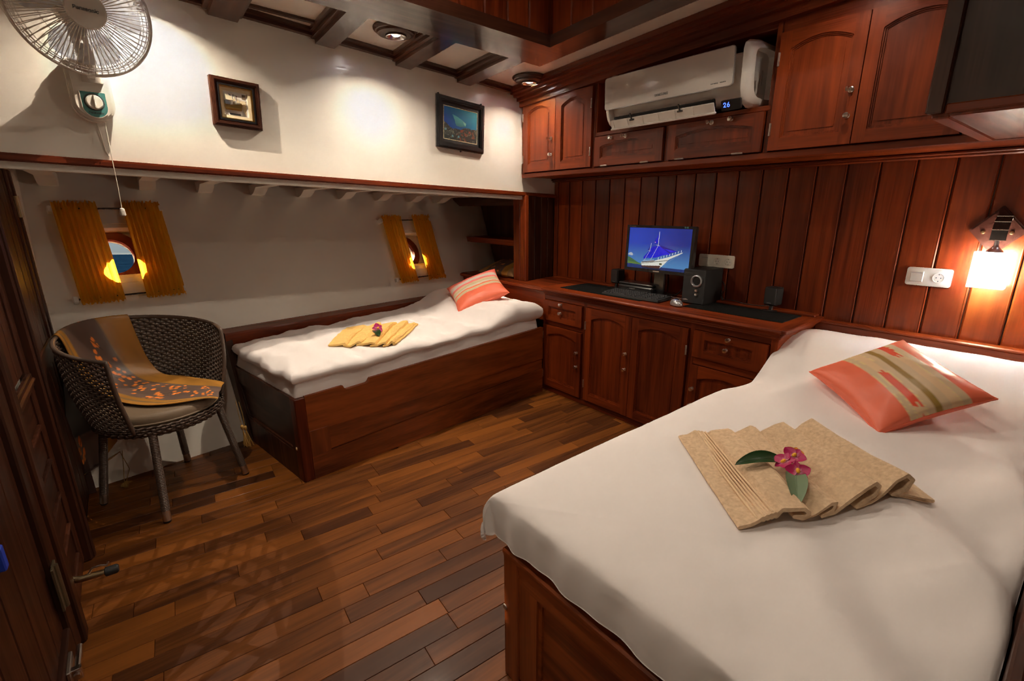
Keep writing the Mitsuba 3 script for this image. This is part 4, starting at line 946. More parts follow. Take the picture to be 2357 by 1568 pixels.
for f, s in ((.235, .235), (.235, -.235), (-.235, .235), (-.235, -.235)):
    foot = np.array([*(CC + CF * f + CS * s), 0.]); topp = np.array([*(CC + (CF * f + CS * s) * .76), .455])
    ax = (topp - foot) / np.linalg.norm(topp - foot); L = np.linalg.norm(topp - foot)
    prof = [(0, .060)]
    z = .060
    while z < L - .02:
        prof += [(.0175, z + .0005), (.0195, z + .004), (.0175, z + .0078)]; z += .0080
    prof += [(.018, L), (0, L)]
    lg = part(ch, 'leg'); put(lg, lathe(prof, 14, tuple(foot), tuple(ax)), 'rattan', 40)
    put(part(lg, 'metal_tip'), lathe([(0, .008), (.0175, .008), (.0185, .012), (.0185, .060), (.017, .062), (0, .062)], 20, tuple(foot), tuple(ax)), 'brushed_metal', 40)
    put(part(lg, 'rubber_foot'), lathe([(0, 0), (.015, 0), (.017, .004), (.017, .009), (0, .009)], 18, (foot[0], foot[1], 0), tuple(ax)), 'rubber', 40)
k = thing('seat_cushion', 'brown round cushion on the seat of the rattan chair', 'cushion')
cu, cv = np.meshgrid(np.linspace(0, 1, 18), np.linspace(0, 2 * np.pi, 49), indexing='ij')
rr = .262 * np.sin(cu * np.pi / 2) ** .6
topz = .50 + .052 * (1 - cu ** 5)
C1 = np.stack([CC[0] + rr * np.cos(cv), CC[1] + rr * np.sin(cv), topz], -1); C2 = np.stack([CC[0] + rr * np.cos(cv), CC[1] + rr * np.sin(cv), .50 - .020 * (1 - cu ** 6)], -1)
m = trimesh.util.concatenate([grid(C1), grid(C2, True)]); m.merge_vertices(); m.fix_normals()
put(k, m, 'seat_brown', True)
put(part(k, 'piping'), tube(np.stack([CC[0] + .263 * np.cos(cv[0]), CC[1] + .263 * np.sin(cv[0]), np.full(49, .50)], -1)[:-1], .005, 6, True), 'seat_brown', True)

# ------------------------------------------------------------------ brocade throw over the chair
def lp(f, s, z): return np.array([*(CC + CF * f + CS * s), z])
def sh1(a, h, o=-.018): return shell(np.array(float(a)), np.array(float(h)), o)
rowsc = [                                                         # left edge .. right edge of the throw
    [lp(-.40, -.22, .12), lp(-.43, -.11, .13), lp(-.44, .02, .15)],
    [lp(-.41, -.24, .30), lp(-.44, -.12, .30), lp(-.45, .02, .30)],
    [sh1(-44, .55, .030), sh1(-20, .55, .034), sh1(8, .55, .032)],
    [sh1(-46, .92, .022), sh1(-16, .92, .024), sh1(18, .92, .022)],
    [sh1(-46, 1.035, .0), sh1(-13, 1.035, .0), sh1(23, 1.035, .0)],
    [sh1(-44, .93, -.022), sh1(-10, .93, -.022), sh1(25, .93, -.022)],
    [sh1(-38, .55, -.030), sh1(-2, .52, -.030), sh1(30, .52, -.030)],
    [lp(-.215, -.135, .600), lp(-.225, .02, .60), lp(-.205, .18, .595)],
    [lp(-.085, -.145, .570), lp(-.10, .06, .572), lp(-.13, .215, .580)],
    [lp(.13, -.12, .563), lp(.05, .09, .568), lp(-.02, .235, .574)],
    [lp(.255, -.01, .562), lp(.16, .13, .566), lp(.08, .25, .570)],
    [lp(.325, .075, .545), lp(.24, .165, .555), lp(.165, .255, .560)]]
ctrl = np.array(rowsc)
TP = smooth_interp(smooth_interp(ctrl, 330, 0), 110, 1)
ui, vi = np.meshgrid(np.linspace(0, 1, 330), np.linspace(0, 1, 110), indexing='ij')
TP[..., 2] += .004 * np.sin(vi * 15 + ui * 9) * np.clip((ui - .6) / .1, 0, 1) + .006 * np.clip((ui - .62) / .1, 0, 1) * (meshkit.fbm(np.stack([ui * 9, vi * 4, 0 * ui], -1), 3, 5) - .4)
brown, goldc, dots = np.array([.115, .075, .062]), np.array([.36, .165, .030]), np.array([.85, .26, .055])
col = np.empty(TP.shape); col[:] = brown
sat = meshkit.fbm(np.stack([ui * 7, vi * 5, 0 * ui], -1), 3, 2)[..., None]
col = col * (.75 + .6 * sat)
band = (vi < .15) | (vi > .66)
col[band] = (goldc * (.6 + .8 * sat))[band]
line = ((vi > .135) & (vi < .15)) | ((vi > .66) & (vi < .678)) | ((vi > .05) & (vi < .075))
col[line] = (.20, .12, .05)
E2 = np.random.default_rng(5)
ulen, vlen = 1.75, .44
for _ in range(30):                                               # sprigs of small orange blossoms
    cu0, cv0 = E2.uniform(.02, .99), E2.uniform(.17, .64)
    for _ in range(5):
        du, dv = E2.normal(0, .016), E2.normal(0, .045)
        r = np.hypot((ui - cu0 - du) * ulen, (vi - cv0 - dv) * vlen)
        hit = (r < .0105) & (vi > .15) & (vi < .66); col[hit] = dots * E2.uniform(.7, 1.2)
    r = np.abs((vi - cv0) * vlen - (ui - cu0) * ulen * .7); hit = (r < .003) & (np.hypot((ui - cu0) * ulen, (vi - cv0) * vlen) < .03); col[hit & (vi > .15) & (vi < .66)] *= .35
back_shade = (ui < .33) & (ui > .10)  # deep shade behind the chair, painted near-black into the hanging cloth
col[back_shade] = (.010, .010, .013)
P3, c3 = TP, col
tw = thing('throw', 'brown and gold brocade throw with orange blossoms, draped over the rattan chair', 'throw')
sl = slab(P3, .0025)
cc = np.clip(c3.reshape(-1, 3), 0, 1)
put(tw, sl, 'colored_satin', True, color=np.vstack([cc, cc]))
def tassel(pos, direction, L, seed):
    r = np.random.default_rng(seed); d = np.asarray(direction, float) / np.linalg.norm(direction); pos = np.asarray(pos, float)
    ms = [tube([pos - d * L * .9, pos - d * L * .45 + r.normal(0, .004, 3), pos], .0016, 5), lathe([(0, 0), (.007, .002), (.009, .012), (.006, .026), (0, .028)], 12, tuple(pos), tuple(d))]
    for _ in range(26):
        v = d * L * r.uniform(.5, .62) + r.normal(0, .009, 3); ms.append(tube([pos + d * .02, pos + d * .03 + v * .5 + r.normal(0, .002, 3), pos + d * .03 + v], .0013, 4))
    k = part(tw, 'tassel'); put(k, ms, 'gold_thread', True)
tassel(lp(.33, .20, .34), (.02, .06, -1), .16, 1); tassel(lp(.345, .17, .36), (.02, .05, -1), .16, 2)
e0 = TP[0, 103]
k = part(tw, 'tassel')
r = np.random.default_rng(4); fl = np.array([-3.235, -.215, .008]); ms = [tube([TP[0, 108] + [0, 0, .0], (TP[0, 108] + fl) / 2 + [.03, .0, -.01], fl + [-.03, .0, .004]], .0018, 5), tube([TP[0, 103], (TP[0, 103] + fl) / 2 + [.0, .03, -.02], fl + [-.02, .01, .004]], .0018, 5)]
for _ in range(60):
    a = r.uniform(0, 2 * np.pi); q = fl + [.03, .01, 0] + np.array([np.cos(a) * .045 * r.random(), np.sin(a) * .03 * r.random(), .001 + r.uniform(0, .012)])
    ms.append(tube([fl, (fl + q) / 2 + [0, 0, .008], q], .0013, 4))
put(k, ms, 'gold_thread', True)

# ------------------------------------------------------------------ wall fan
fn = thing('wall_fan', 'cream wall-mounted fan with a round wire guard and teal dial panel', 'fan')
FC = np.array([-2.62, .04, 2.23]); ya, pi_ = math.radians(14), math.radians(-13)
FNv = np.array([math.cos(ya) * math.cos(pi_), math.sin(ya) * math.cos(pi_), math.sin(pi_)])
fx = np.cross((0, 0, 1.), FNv); fx /= np.linalg.norm(fx); fy = np.cross(FNv, fx)
GM = frame4(FC, fx, fy, FNv)
GR = .22
front, rear = [], []
for i in range(64):
    a = 2 * np.pi * i / 64 + (0); r = np.linspace(.058, GR, 9)
    tw_ = .20 * (r / GR - .3)
    zf = .052 * np.sqrt(np.clip(1 - (r / GR) ** 4, 0, 1)); front.append(tube(np.stack([r * np.cos(a + tw_ * .4), r * np.sin(a + tw_ * .4), zf], 1), .0014, 4))
    zr = -.062 * np.sqrt(np.clip(1 - (r / GR) ** 5, 0, 1)); rear.append(tube(np.stack([r * np.cos(a), r * np.sin(a), zr], 1), .0013, 4))
def circ(R, z, w, n=90):
    t = np.linspace(0, 2 * np.pi, n, endpoint=False); return tube(np.stack([R * np.cos(t), R * np.sin(t), np.full(n, z)], 1), w, 6, True)
for R in (.197, .205): front.append(circ(R, .052 * math.sqrt(1 - (R / GR) ** 4) - .001, .0013)); rear.append(circ(R, -.062 * math.sqrt(1 - (R / GR) ** 5), .0013))
rear.append(circ(.12, -.060, .0012))
k = part(fn, 'front_guard'); put(k, moved(cat(front), GM), 'fan_plastic', True)
k = part(fn, 'rear_guard'); put(k, moved(cat(rear), GM), 'fan_plastic', True)
put(part(fn, 'guard_rim'), moved(cat(circ(GR, 0, .0055), circ(GR + .001, -.004, .0045)), GM), 'fan_plastic', True)
put(part(fn, 'rim_clip'), moved(bx(-.012, .012, -.235, -.218, -.010, .008, .003), GM), 'fan_plastic', 30)
put(part(fn, 'badge'), moved(lathe([(0, .052), (.052, .052), (.060, .055), (.063, .052), (.0625, .044), (0, .044)], 48), GM), 'fan_plastic', 25)
lt = meshkit.text_mesh('Panasonic', .0115, .0012, True); lt.apply_translation((-lt.bounds.mean(0)[0], -.004, .0535))
put(part(fn, 'lettering'), moved(lt, GM), 'dark_print')
for i in range(3):
    a0 = i * 2 * np.pi / 3 + .5
    r, t = np.meshgrid(np.linspace(.035, .185, 14), np.linspace(0, 1, 16), indexing='ij')
    span = .5 + 1.15 * np.sin(np.pi * np.clip((r - .02) / .21, 0, 1)) ** .8
    ang = a0 + (t - .5) * span; z = -.004 + (t - .5) * -.045 * (1 - .3 * r / .185)
    put(part(fn, 'blade'), moved(grid(np.stack([r * np.cos(ang), r * np.sin(ang), z], -1)), GM), 'fan_blade', True)
put(part(fn, 'hub'), moved(lathe([(0, .030), (.025, .028), (.036, .015), (.038, -.030), (0, -.032)], 32), GM), 'fan_blade', 30)
put(part(fn, 'motor_housing'), moved(lathe([(0, -.055), (.062, -.056), (.066, -.075), (.062, -.125), (.045, -.150), (0, -.158)], 36), GM), 'fan_plastic', 30)
mb = FC - FNv * .10
nk = np.array([-2.86, .028, 2.10])
put(part(fn, 'neck'), tube([mb + [0, 0, -.02], mb + [-.02, 0, -.08], nk + [.02, 0, .01], nk + [.01, 0, -.08]], [.030, .030, .032, .036], 18), 'fan_plastic', True)
WT = np.array([-math.sin(math.radians(6)), math.cos(math.radians(6)), 0]); WN = np.array([math.cos(math.radians(6)), math.sin(math.radians(6)), 0])
def wallpt(y, z): return np.array([xw(y), y, z])
BMx = frame4(wallpt(.012, 0), WT, (0, 0, 1), WN)
def capsule(w, z0, z1, r0=None):
    return shapely.union_all([Point(0, z0 + w).buffer(w, 24), rect(-w, z0 + w, w, z1)]).buffer(0)
lay = []
for w, d0, d1 in ((.070, 0, .02), (.072, .02, .05), (.068, .05, .062), (.060, .062, .072)):
    lay.append(moved(ext(capsule(w, 1.868 + .072 - w, 2.10), d1 - d0, d0), BMx))
put(part(fn, 'base'), lay, 'fan_plastic', 30)
tilt_ = frame4(wallpt(.012, 0) + WN * .072, WT, (0, 0, 1), WN)
put(part(fn, 'control_panel'), moved(ext(capsule(.041, 1.884, 1.982), .004), tilt_), 'teal', 30)
put(part(fn, 'panel_border'), moved(ext(capsule(.0435, 1.8815, 1.984).difference(capsule(.041, 1.884, 1.982)), .0045), tilt_), 'fan_plastic')
dl = tilt_.copy(); dl[:3, 3] = wallpt(.012, 1.943) + WN * .075
put(part(fn, 'dial_ring'), moved(lathe([(.030, 0), (.034, 0), (.034, .002), (.030, .002)], 40), dl), 'dark_print')
dk_ = part(fn, 'dial'); put(dk_, [moved(lathe([(0, 0), (.029, 0), (.028, .010), (.025, .013), (0, .013)], 40), dl), moved(bx(-.0035, .0035, -.026, .026, .010, .021, .002), dl)], 'cream_plastic', 30)
lt = meshkit.text_mesh('Panasonic', .0075, .0008, True); lt.apply_translation((-lt.bounds.mean(0)[0], 1.898, .004)); put(part(fn, 'panel_lettering'), moved(lt, tilt_), 'dark_print')
c0 = wallpt(.035, 1.866) + WN * .06
put(part(fn, 'pull_cord'), tube([c0, (-2.83, .038, 1.72), (-2.815, .037, 1.60), (-2.80, .034, 1.50)], .0016, 6), 'cord_white', True)
put(part(fn, 'pull_knob'), lathe([(0, -.022), (.010, -.022), (.012, -.018), (.009, .008), (.004, .012), (0, .012)], 18, (-2.80, .034, 1.498)), 'cord_white', 40)
put(part(fn, 'power_cord'), tube([wallpt(.012, 1.87) + WN * .012, wallpt(.022, 1.76) + WN * .004, wallpt(.030, 1.735) + WN * .003], .003, 6), 'cord_white', True)

# ------------------------------------------------------------------ two framed pictures on the white side
def pframe(w, h, bands_, M):
    """Mitred frame mouldings: (outer inset, inner inset, height)."""
    out = []
    for a, b, hgt in bands_: out.append(moved(ext(rect(-w / 2 + a, -h / 2 + a, w / 2 - a, h / 2 - a).difference(rect(-w / 2 + b, -h / 2 + b, w / 2 - b, h / 2 - b)), hgt), M))
    return out
def picture_mount(y, z, tilt, stand=.0):
    c, s = math.cos(tilt), math.sin(tilt); ux = WT * c + np.array([0, 0, s]); uy = -WT * s + np.array([0, 0, c])
    return frame4(wallpt(y, z) + WN * (.001 + stand), ux, uy, WN)
pk = thing('framed_picture', 'square brown frame holding a small model sailing ship, on the white side', 'framed picture')
PM = picture_mount(.585, 2.020, -.045)
w = h = .226
put(part(pk, 'frame'), [W(m, 1, .75) for m in pframe(w, h, ((0, .030, .026), (.004, .022, .034), (.009, .016, .038)), PM)], 'walnut')
put(part(pk, 'inner_frame'), pframe(w, h, ((.028, .036, .030),), PM), 'black_gloss')
put(part(pk, 'gold_edge'), pframe(w, h, ((.0355, .0385, .027), (.041, .0425, .018)), PM), 'gold')
put(part(pk, 'mat_board'), pframe(w, h, ((.038, .056, .014),), PM), 'cream_mat')
put(part(pk, 'backing'), moved(bx(-.08, .08, -.08, .08, .002, .006, 0), PM), 'white_plastic')
Q = lambda p: np.array([(q[0] - .5) * .150 - .0 for q in [p]] + [(p[1] - .5) * .150])
def flat(pts, d0, d1): return moved(ext(Polygon([Q(p) for p in pts]).buffer(0), d1 - d0, d0), PM)
put(part(pk, 'painted_ground'), flat([(.618, .629), (.826, .641), (.821, .15), (.702, .343)], .006, .0068), 'cream_mat')
put(part(pk, 'painted_tower'), flat([(.71, .84), (.819, .835), (.816, .692), (.712, .686)], .0068, .0075), 'seat_brown')
sh_ = part(pk, 'ship')
put(sh_, [flat([(.155, .469), (.157, .341), (.202, .285), (.647, .294), (.686, .485), (.75, .56), (.691, .545), (.559, .49), (.328, .45)], .007, .016), moved(tube([(*Q((.20, .33)), .016), (*Q((.62, .335)), .016)], .005, 10), PM)], 'gold')
put(part(sh_, 'stern'), flat([(.15, .56), (.20, .60), (.33, .50), (.30, .45), (.155, .46)], .012, .018), 'dark_print')
put(part(sh_, 'mast'), moved(cat(*[tube([(*Q(a), .014), (*Q(b), .014)], .0013, 6) for a, b in (((.26, .46), (.25, .80)), ((.40, .46), (.40, .80)), ((.53, .48), (.52, .76)), ((.66, .54), (.82, .63)))]), PM), 'seat_brown', True)
for pts in ([(.172, .762), (.347, .72), (.413, .605), (.289, .59), (.192, .60)], [(.448, .726), (.489, .606), (.397, .551)], [(.544, .667), (.601, .561), (.509, .532)], [(.62, .60), (.80, .61), (.69, .50)]):
    put(part(sh_, 'sail'), flat(pts, .014, .0165), 'cream_mat')
for pts in ([(.279, .795), (.35, .759), (.309, .713)], [(.403, .794), (.451, .778), (.41, .732)]): put(part(sh_, 'pennant'), flat(pts, .014, .016), 'dark_print')
put(part(sh_, 'flag'), flat([(.488, .759), (.55, .746), (.521, .702)], .014, .016), 'lamp_plate')
put(part(pk, 'plaque'), moved(ext(LineString([Q((.31, .176)), Q((.60, .172))]).buffer(.0045), .003, .006), PM), 'dark_print')
pk = thing('framed_picture', 'black frame with a blue photograph of a manta ray, on the white side', 'framed picture')
PM = picture_mount(2.055, 2.075, -.055)
w, h = .43, .338
put(part(pk, 'frame'), pframe(w, h, ((0, .040, .016), (.004, .034, .024), (.010, .026, .029), (.030, .040, .012)), PM), 'black_gloss', 20)
put(part(pk, 'mount'), pframe(w, h, ((.036, .062, .009),), PM), 'lamp_plate' if False else 'black_ash')
put(part(pk, 'white_edge'), pframe(w, h, ((.0595, .063, .010),), PM), 'cream_mat')
gu, gv = np.meshgrid(np.linspace(0, 1, 150), np.linspace(0, 1, 110), indexing='ij')
xy = np.stack([gu, gv], -1)
def inpoly(pts): return shapely.contains_xy(Polygon(pts).buffer(0), gu, gv)
c = np.zeros(gu.shape + (3,)); f1 = np.clip(gu * .8 + gv * .45 - .25, 0, 1)[..., None]; f2 = np.clip(1 - gv * 1.1, 0, 1)[..., None]
c[:] = (.006, .050, .33); c = c * (1 - f1) + np.array([.012, .33, .42]) * f1; c = c * (1 - .75 * f2) + np.array([.006, .020, .17]) * .75 * f2
mant = inpoly([(.254, .786), (.31, .775), (.392, .748), (.559, .66), (.632, .577), (.666, .499), (.645, .49), (.60, .485), (.484, .447), (.369, .466), (.335, .55), (.324, .623)])
c[mant] = (np.array([.10, .42, .45]) * np.clip(.35 + 2.4 * (gv - .44) + .3 * gu, .15, 1.3)[..., None])[mant]
c[inpoly([(.566, .647), (.665, .584), (.646, .495), (.60, .55)])] = (.30, .62, .52)
reef = shapely.contains_xy(Polygon([(-.1, .525), (.05, .50), (.096, .465), (.244, .357), (.395, .359), (.523, .371), (.60, .43), (.693, .447), (.854, .436), (1.1, .49), (1.1, -.1), (-.1, -.1)]), gu, gv + .03 * (meshkit.noise(np.stack([gu * 22, 0 * gu, 0 * gu], -1), 3) - .5))
n1 = meshkit.noise(np.stack([gu * 38, gv * 30, 0 * gu], -1), 1); n2 = meshkit.noise(np.stack([gu * 24 + 9, gv * 20, 0 * gu], -1), 2)
rc = np.zeros_like(c); rc[:] = (.010, .014, .014); rc[n1 > .68] = (.05, .07, .06); rc[(n2 > .72) & (gu > .4)] = (.16, .035, .015); rc[(n1 > .80)] = (.16, .15, .10)
c[reef] = rc[reef]
for q in ((.06, .30), (.26, .12), (.44, .13)): c[np.hypot((gu - q[0]), (gv - q[1]) * .75) < .028] = (.10, .28, .34)
w2, h2 = w - .124, h - .124
put(part(pk, 'photograph'), moved(grid(np.stack([(gu - .5) * w2, (gv - .5) * h2, 0 * gu + .008], -1)), PM), 'colored_print', True, color=c.reshape(-1, 3))
for u, v in ((-.20, .174), (.19, .174), (.0, -.176)): put(part(pk, 'fixing'), moved(lathe([(0, .006), (.006, .006), (.006, .012), (0, .013)], 12, (u, v, 0)), PM), 'black_matte', 40)

# ------------------------------------------------------------------ on the desk
ZD = .879
for x0, x1, y0, y1, l in ((-2.72, -1.95, 2.70, 3.02, 'black woven mat under the keyboard and the printer'), (-1.66, -1.05, 2.765, 3.03, 'black woven mat beside the subwoofer, under the right satellite speaker')):
    k = thing('desk_mat', l, 'mat'); put(k, bx(x0, x1, y0, y1, ZD - .001, ZD + .003, .001), 'mat_black')
    slats = [tube([(x0 + .002, y, ZD + .0032), (x1 - .002, y, ZD + .0032)], .0014, 4) for y in np.arange(y0 + .004, y1 - .002, .0065)]
    kk = part(k, 'weave'); put(kk, slats, 'mat_black', True)
    tag(kk, kind='stuff')
ZM = ZD + .005
mo = thing('monitor', 'black flat computer monitor showing a sailing ship, on the desk', 'monitor')
SW, SH = .502, .284
MM = frame4((-1.9735, 2.905, 1.2175), (1, 0, 0), np.array([0, .035, .9994]))
put(part(mo, 'bezel'), [moved(ext(rect(-SW / 2 - .019, -SH / 2 - .022, SW / 2 + .022, SH / 2 + .018).difference(rect(-SW / 2, -SH / 2, SW / 2, SH / 2)), .016, -.010), MM), moved(bx(-SW / 2 - .017, SW / 2 + .020, -SH / 2 - .020, SH / 2 + .016, -.038, -.006, .006), MM)], 'black_gloss')
put(part(mo, 'back_cover'), moved(bx(-.17, .17, -.10, .10, -.062, -.036, .010), MM), 'black_matte')
gu, gv = np.meshgrid(np.linspace(0, 1, 300), np.linspace(0, 1, 190), indexing='ij')
L_ = lambda *c8: np.array([((v / 255 + .055) / 1.055) ** 2.4 if v > 10 else v / 255 / 12.92 for v in c8])
c = np.zeros(gu.shape + (3,))
f = np.clip(gv, 0, 1)[..., None]; side = np.clip(1.0 - np.hypot(gu - .12, (gv - .75) * .8) * 1.3, 0, 1)[..., None]
c[:] = L_(24, 40, 120); c = c * (1 - side) + L_(36, 62, 170) * side
lo = np.clip((.62 - gv) / .5, 0, 1)[..., None]; c = c * (1 - lo) + L_(70, 120, 170) * lo
def setp(pts, col8): c[inpoly(pts)] = L_(*col8)
c[(np.hypot(gu - .05, (gv - .335) * 1.2) + .02 * meshkit.noise(np.stack([gu * 40, gv * 40, 0 * gu], -1), 2)) < .052] = L_(165, 170, 180)
setp([(0, .275), (.02, .268), (.06, .24), (.118, .194), (.18, .145), (.245, .109), (.245, .09), (0, .1)], (60, 95, 60))
setp([(0, .16), (.10, .14), (.245, .109), (.245, .09), (0, .1)], (84, 112, 52))
horizon = .10 - .032 * np.clip(gu / .6, 0, 1)
seam = gv < horizon
sn = meshkit.noise(np.stack([gu * 60, gv * 160, 0 * gu], -1), 4)
c[seam] = (L_(20, 42, 96) * (.6 + .8 * sn[..., None]))[seam]
BL = (14, 22, 176); DB = (10, 14, 120)
setp([(.278, .242), (.41, .556), (.353, .433), (.276, .29)], BL); setp([(.278, .242), (.35, .43), (.41, .556), (.499, .579), (.351, .274)], BL)
setp([(.511, .588), (.594, .368), (.485, .295), (.351, .266), (.499, .579)], (16, 26, 190)); setp([(.52, .604), (.807, .472), (.701, .424), (.592, .399)], DB)
setp([(.511, .588), (.713, .394), (.594, .36)], (18, 28, 196)); setp([(.60, .52), (.80, .475), (.70, .44)], (20, 32, 200))
setp([(.498, .874), (.498, .641), (.426, .636)], BL); setp([(.382, .594), (.373, .459), (.336, .464)], DB); setp([(.353, .433), (.278, .242), (.276, .29)], BL)
setp([(.239, .158), (.469, .222), (.677, .329), (.885, .463), (.882, .44), (.69, .275), (.593, .1), (.55, .04), (.255, .062)], (205, 205, 195))
setp([(.249, .069), (.567, .105), (.551, .035), (.261, .038)], (70, 40, 36)); setp([(.241, .130), (.681, .256), (.681, .244), (.241, .118)], (30, 30, 34))
setp([(.245, .165), (.469, .226), (.46, .20), (.25, .15)], (80, 62, 60)); setp([(.269, .20), (.458, .238), (.458, .222), (.269, .188)], (170, 190, 200))
setp([(.545, .165), (.585, .165), (.585, .125), (.545, .125)], (74, 72, 40)); setp([(.255, .035), (.55, .035), (.60, .0), (.27, .0)], (16, 24, 50))
for a, b, wd, col8 in (((.504, .913), (.499, .579), .0035, (225, 225, 220)), ((.499, .579), (.40, .239), .003, (190, 190, 185)), ((.387, .633), (.369, .443), .0028, (215, 215, 210)), ((.369, .443), (.291, .203), .0025, (190, 190, 185)), ((.885, .455), (.60, .12), .0015, (150, 160, 170)), ((.47, .60), (.53, .575), .003, (210, 210, 205)), ((.345, .45), (.385, .44), .0025, (210, 210, 205))):
    c[shapely.contains_xy(LineString([a, b]).buffer(wd), gu, gv)] = L_(*col8)
for i in range(9):
    q = .52 + i * .043; c[shapely.contains_xy(LineString([(q, .25 + i * .027), (q + .002, .30 + i * .026)]).buffer(.0035), gu, gv)] = L_(225, 228, 230)
setp([(.44, .672), (.455, .672), (.455, .662), (.44, .662)], (200, 30, 30)); setp([(.44, .662), (.455, .662), (.455, .652), (.44, .652)], (225, 225, 225))
scr = part(mo, 'screen')
scene[scr] = ply(moved(grid(np.stack([(gu - .5) * SW, (gv - .5) * SH, 0 * gu + .001], -1)), MM), 'black_gloss', True, color=np.clip(c, 0, 1).reshape(-1, 3), emitter={'type': 'area', 'radiance': {'type': 'mesh_attribute', 'name': 'vertex_color'}})
put(part(mo, 'maker_plate'), moved(bx(-.022, .028, -SH / 2 - .016, -SH / 2 - .008, .005, .0068, 0), MM), 'silver_plastic')
put(part(mo, 'sticker'), [moved(ext(Point(x, SH / 2 + .009).buffer(.0065), .0007, .006), MM) for x in (.198, .214)], 'teal')
put(part(mo, 'small_print'), [moved(bx(-SW / 2 + i * .007, -SW / 2 + i * .007 + .005, SH / 2 + .007, SH / 2 + .0105, .006, .0064, 0), MM) for i in range(8)], 'grey_print')
put(part(mo, 'stand'), [bx(-2.02, -1.93, 2.945, 2.965, ZM, 1.16, .006), lathe([(0, 0), (.10, 0), (.10, .008), (.085, .016), (0, .018)], 40, (-1.975, 2.955, ZM))], 'black_gloss', 30)
pr = thing('printer', 'flat glossy black printer on the desk under the monitor', 'printer')
put(part(pr, 'body'), bx(-2.30, -1.99, 2.895, 3.03, ZM, ZM + .058, .012), 'black_gloss', 30)
put(part(pr, 'lid'), bx(-2.295, -1.995, 2.90, 3.025, ZM + .060, ZM + .076, .007), 'black_gloss', 30)
put(part(pr, 'tray_slot'), bx(-2.27, -2.02, 2.8935, 2.90, ZM + .016, ZM + .030, .001), 'black_matte')
put(part(pr, 'emblem'), bx(-2.19, -2.14, 2.893, 2.8955, ZM + .034, ZM + .037, 0), 'silver_plastic')
put(part(pr, 'indicator'), [bx(-2.120, -2.108, 2.890, 2.896, ZM - .0, ZM + .020, .001), bx(-2.100, -2.086, 2.888, 2.896, ZM, ZM + .014, .001)], 'silver_plastic')
kb = thing('keyboard', 'grey-black computer keyboard at the front edge of the desk', 'keyboard')
KM = frame4((-2.30, 2.715, ZM), np.array([.9985, .030, 0]), np.array([-.030, .9985, 0]))
put(part(kb, 'case'), moved(trimesh.convex.convex_hull(np.array([(0, 0, 0), (.475, 0, 0), (.475, .165, 0), (0, .165, 0), (.003, .003, .012), (.472, .003, .012), (.472, .162, .022), (.003, .162, .022)])), KM), 'charcoal')
keys = []
for r_ in range(6):
    y = .012 + r_ * .0235 + (.006 if r_ == 5 else 0); z = .0125 + .010 * y / .165
    cols = [(i * .0192 + .012, .0165) for i in range(15)] + [(.312 + i * .0192, .0165) for i in range(3)] + [(.382 + i * .0192, .0165) for i in range(4)]
    if r_ == 0: cols = [(.012, .024), (.041, .020), (.066, .020), (.092, .105), (.202, .020), (.228, .020), (.254, .024), (.312, .0165), (.331, .0165), (.350, .0165), (.382, .036), (.4205, .0165), (.44, .0165)]
    for x, w_ in cols:
        if x + w_ > .470: continue
        keys.append(trimesh.convex.convex_hull(np.array([(x, y, z), (x + w_, y, z), (x + w_, y + .0185, z), (x, y + .0185, z), (x + .002, y + .002, z + .007), (x + w_ - .002, y + .002, z + .007), (x + w_ - .002, y + .0165, z + .007), (x + .002, y + .0165, z + .007)])))
kk = part(kb, 'keys'); put(kk, moved(cat(keys), KM), 'key_grey')
ms_ = thing('computer_mouse', 'silver and black computer mouse beside the keyboard', 'computer mouse')
sp = trimesh.creation.icosphere(3, 1.0); sp.vertices[:, 2] = np.maximum(sp.vertices[:, 2], -.15); sp.apply_scale((.033, .056, .036)); sp.apply_translation((0, 0, .0055))
MO = frame4((-1.700, 2.752, ZM), np.array([.45, .89, 0]), np.array([-.89, .45, 0]))
put(part(ms_, 'shell'), moved(sp, MO), 'silver_plastic', True)
sp2 = trimesh.creation.icosphere(3, 1.0); sp2.vertices[:, 2] = np.maximum(sp2.vertices[:, 2], .2); sp2.apply_scale((.025, .050, .0385)); sp2.apply_translation((0, .0, .0045)); put(part(ms_, 'buttons'), moved(sp2, MO), 'black_gloss', True)
sb = thing('subwoofer', 'black box subwoofer with a silver bass port on the desk', 'loudspeaker')
SX0, SX1, SY0, SY1 = -1.738, -1.585, 2.868, 3.095
SZ = .881; put(part(sb, 'cabinet'), bx(SX0, SX1, SY0 + .012, SY1, SZ, 1.108, .003), 'black_ash')
put(part(sb, 'front_panel'), bx(SX0, SX1, SY0, SY0 + .013, SZ + .003, 1.106, .005), 'charcoal')
put(part(sb, 'silver_strip'), bx(SX0 + .006, SX0 + .075, SY0 - .003, SY0 + .002, 1.068, 1.086, .003), 'charcoal')
put(part(sb, 'bass_port'), lathe([(.026, -.004), (.028, .008), (.033, .013), (.039, .010), (.040, 0), (.030, -.002)], 40, (-1.638, SY0, 1.035), (0, -1, 0)), 'silver_plastic', 40)
put(part(sb, 'port_hole'), lathe([(0, .001), (.028, .001), (.028, .003), (0, .003)], 32, (-1.638, SY0 + .002, 1.035), (0, -1, 0)), 'black_matte')
for z in (.975, .948): put(part(sb, 'volume_knob'), lathe([(0, .014), (.009, .013), (.011, .008), (.011, 0), (0, 0)], 24, (-1.632, SY0, z), (0, -1, 0)), 'chrome', 40)
put(part(sb, 'emblem'), [bx(-1.728, -1.690, SY0 - .001, SY0 + .001, .904, .909, 0), bx(-1.716, -1.700, SY0 - .001, SY0 + .001, .907, .912, 0)], 'silver_plastic')
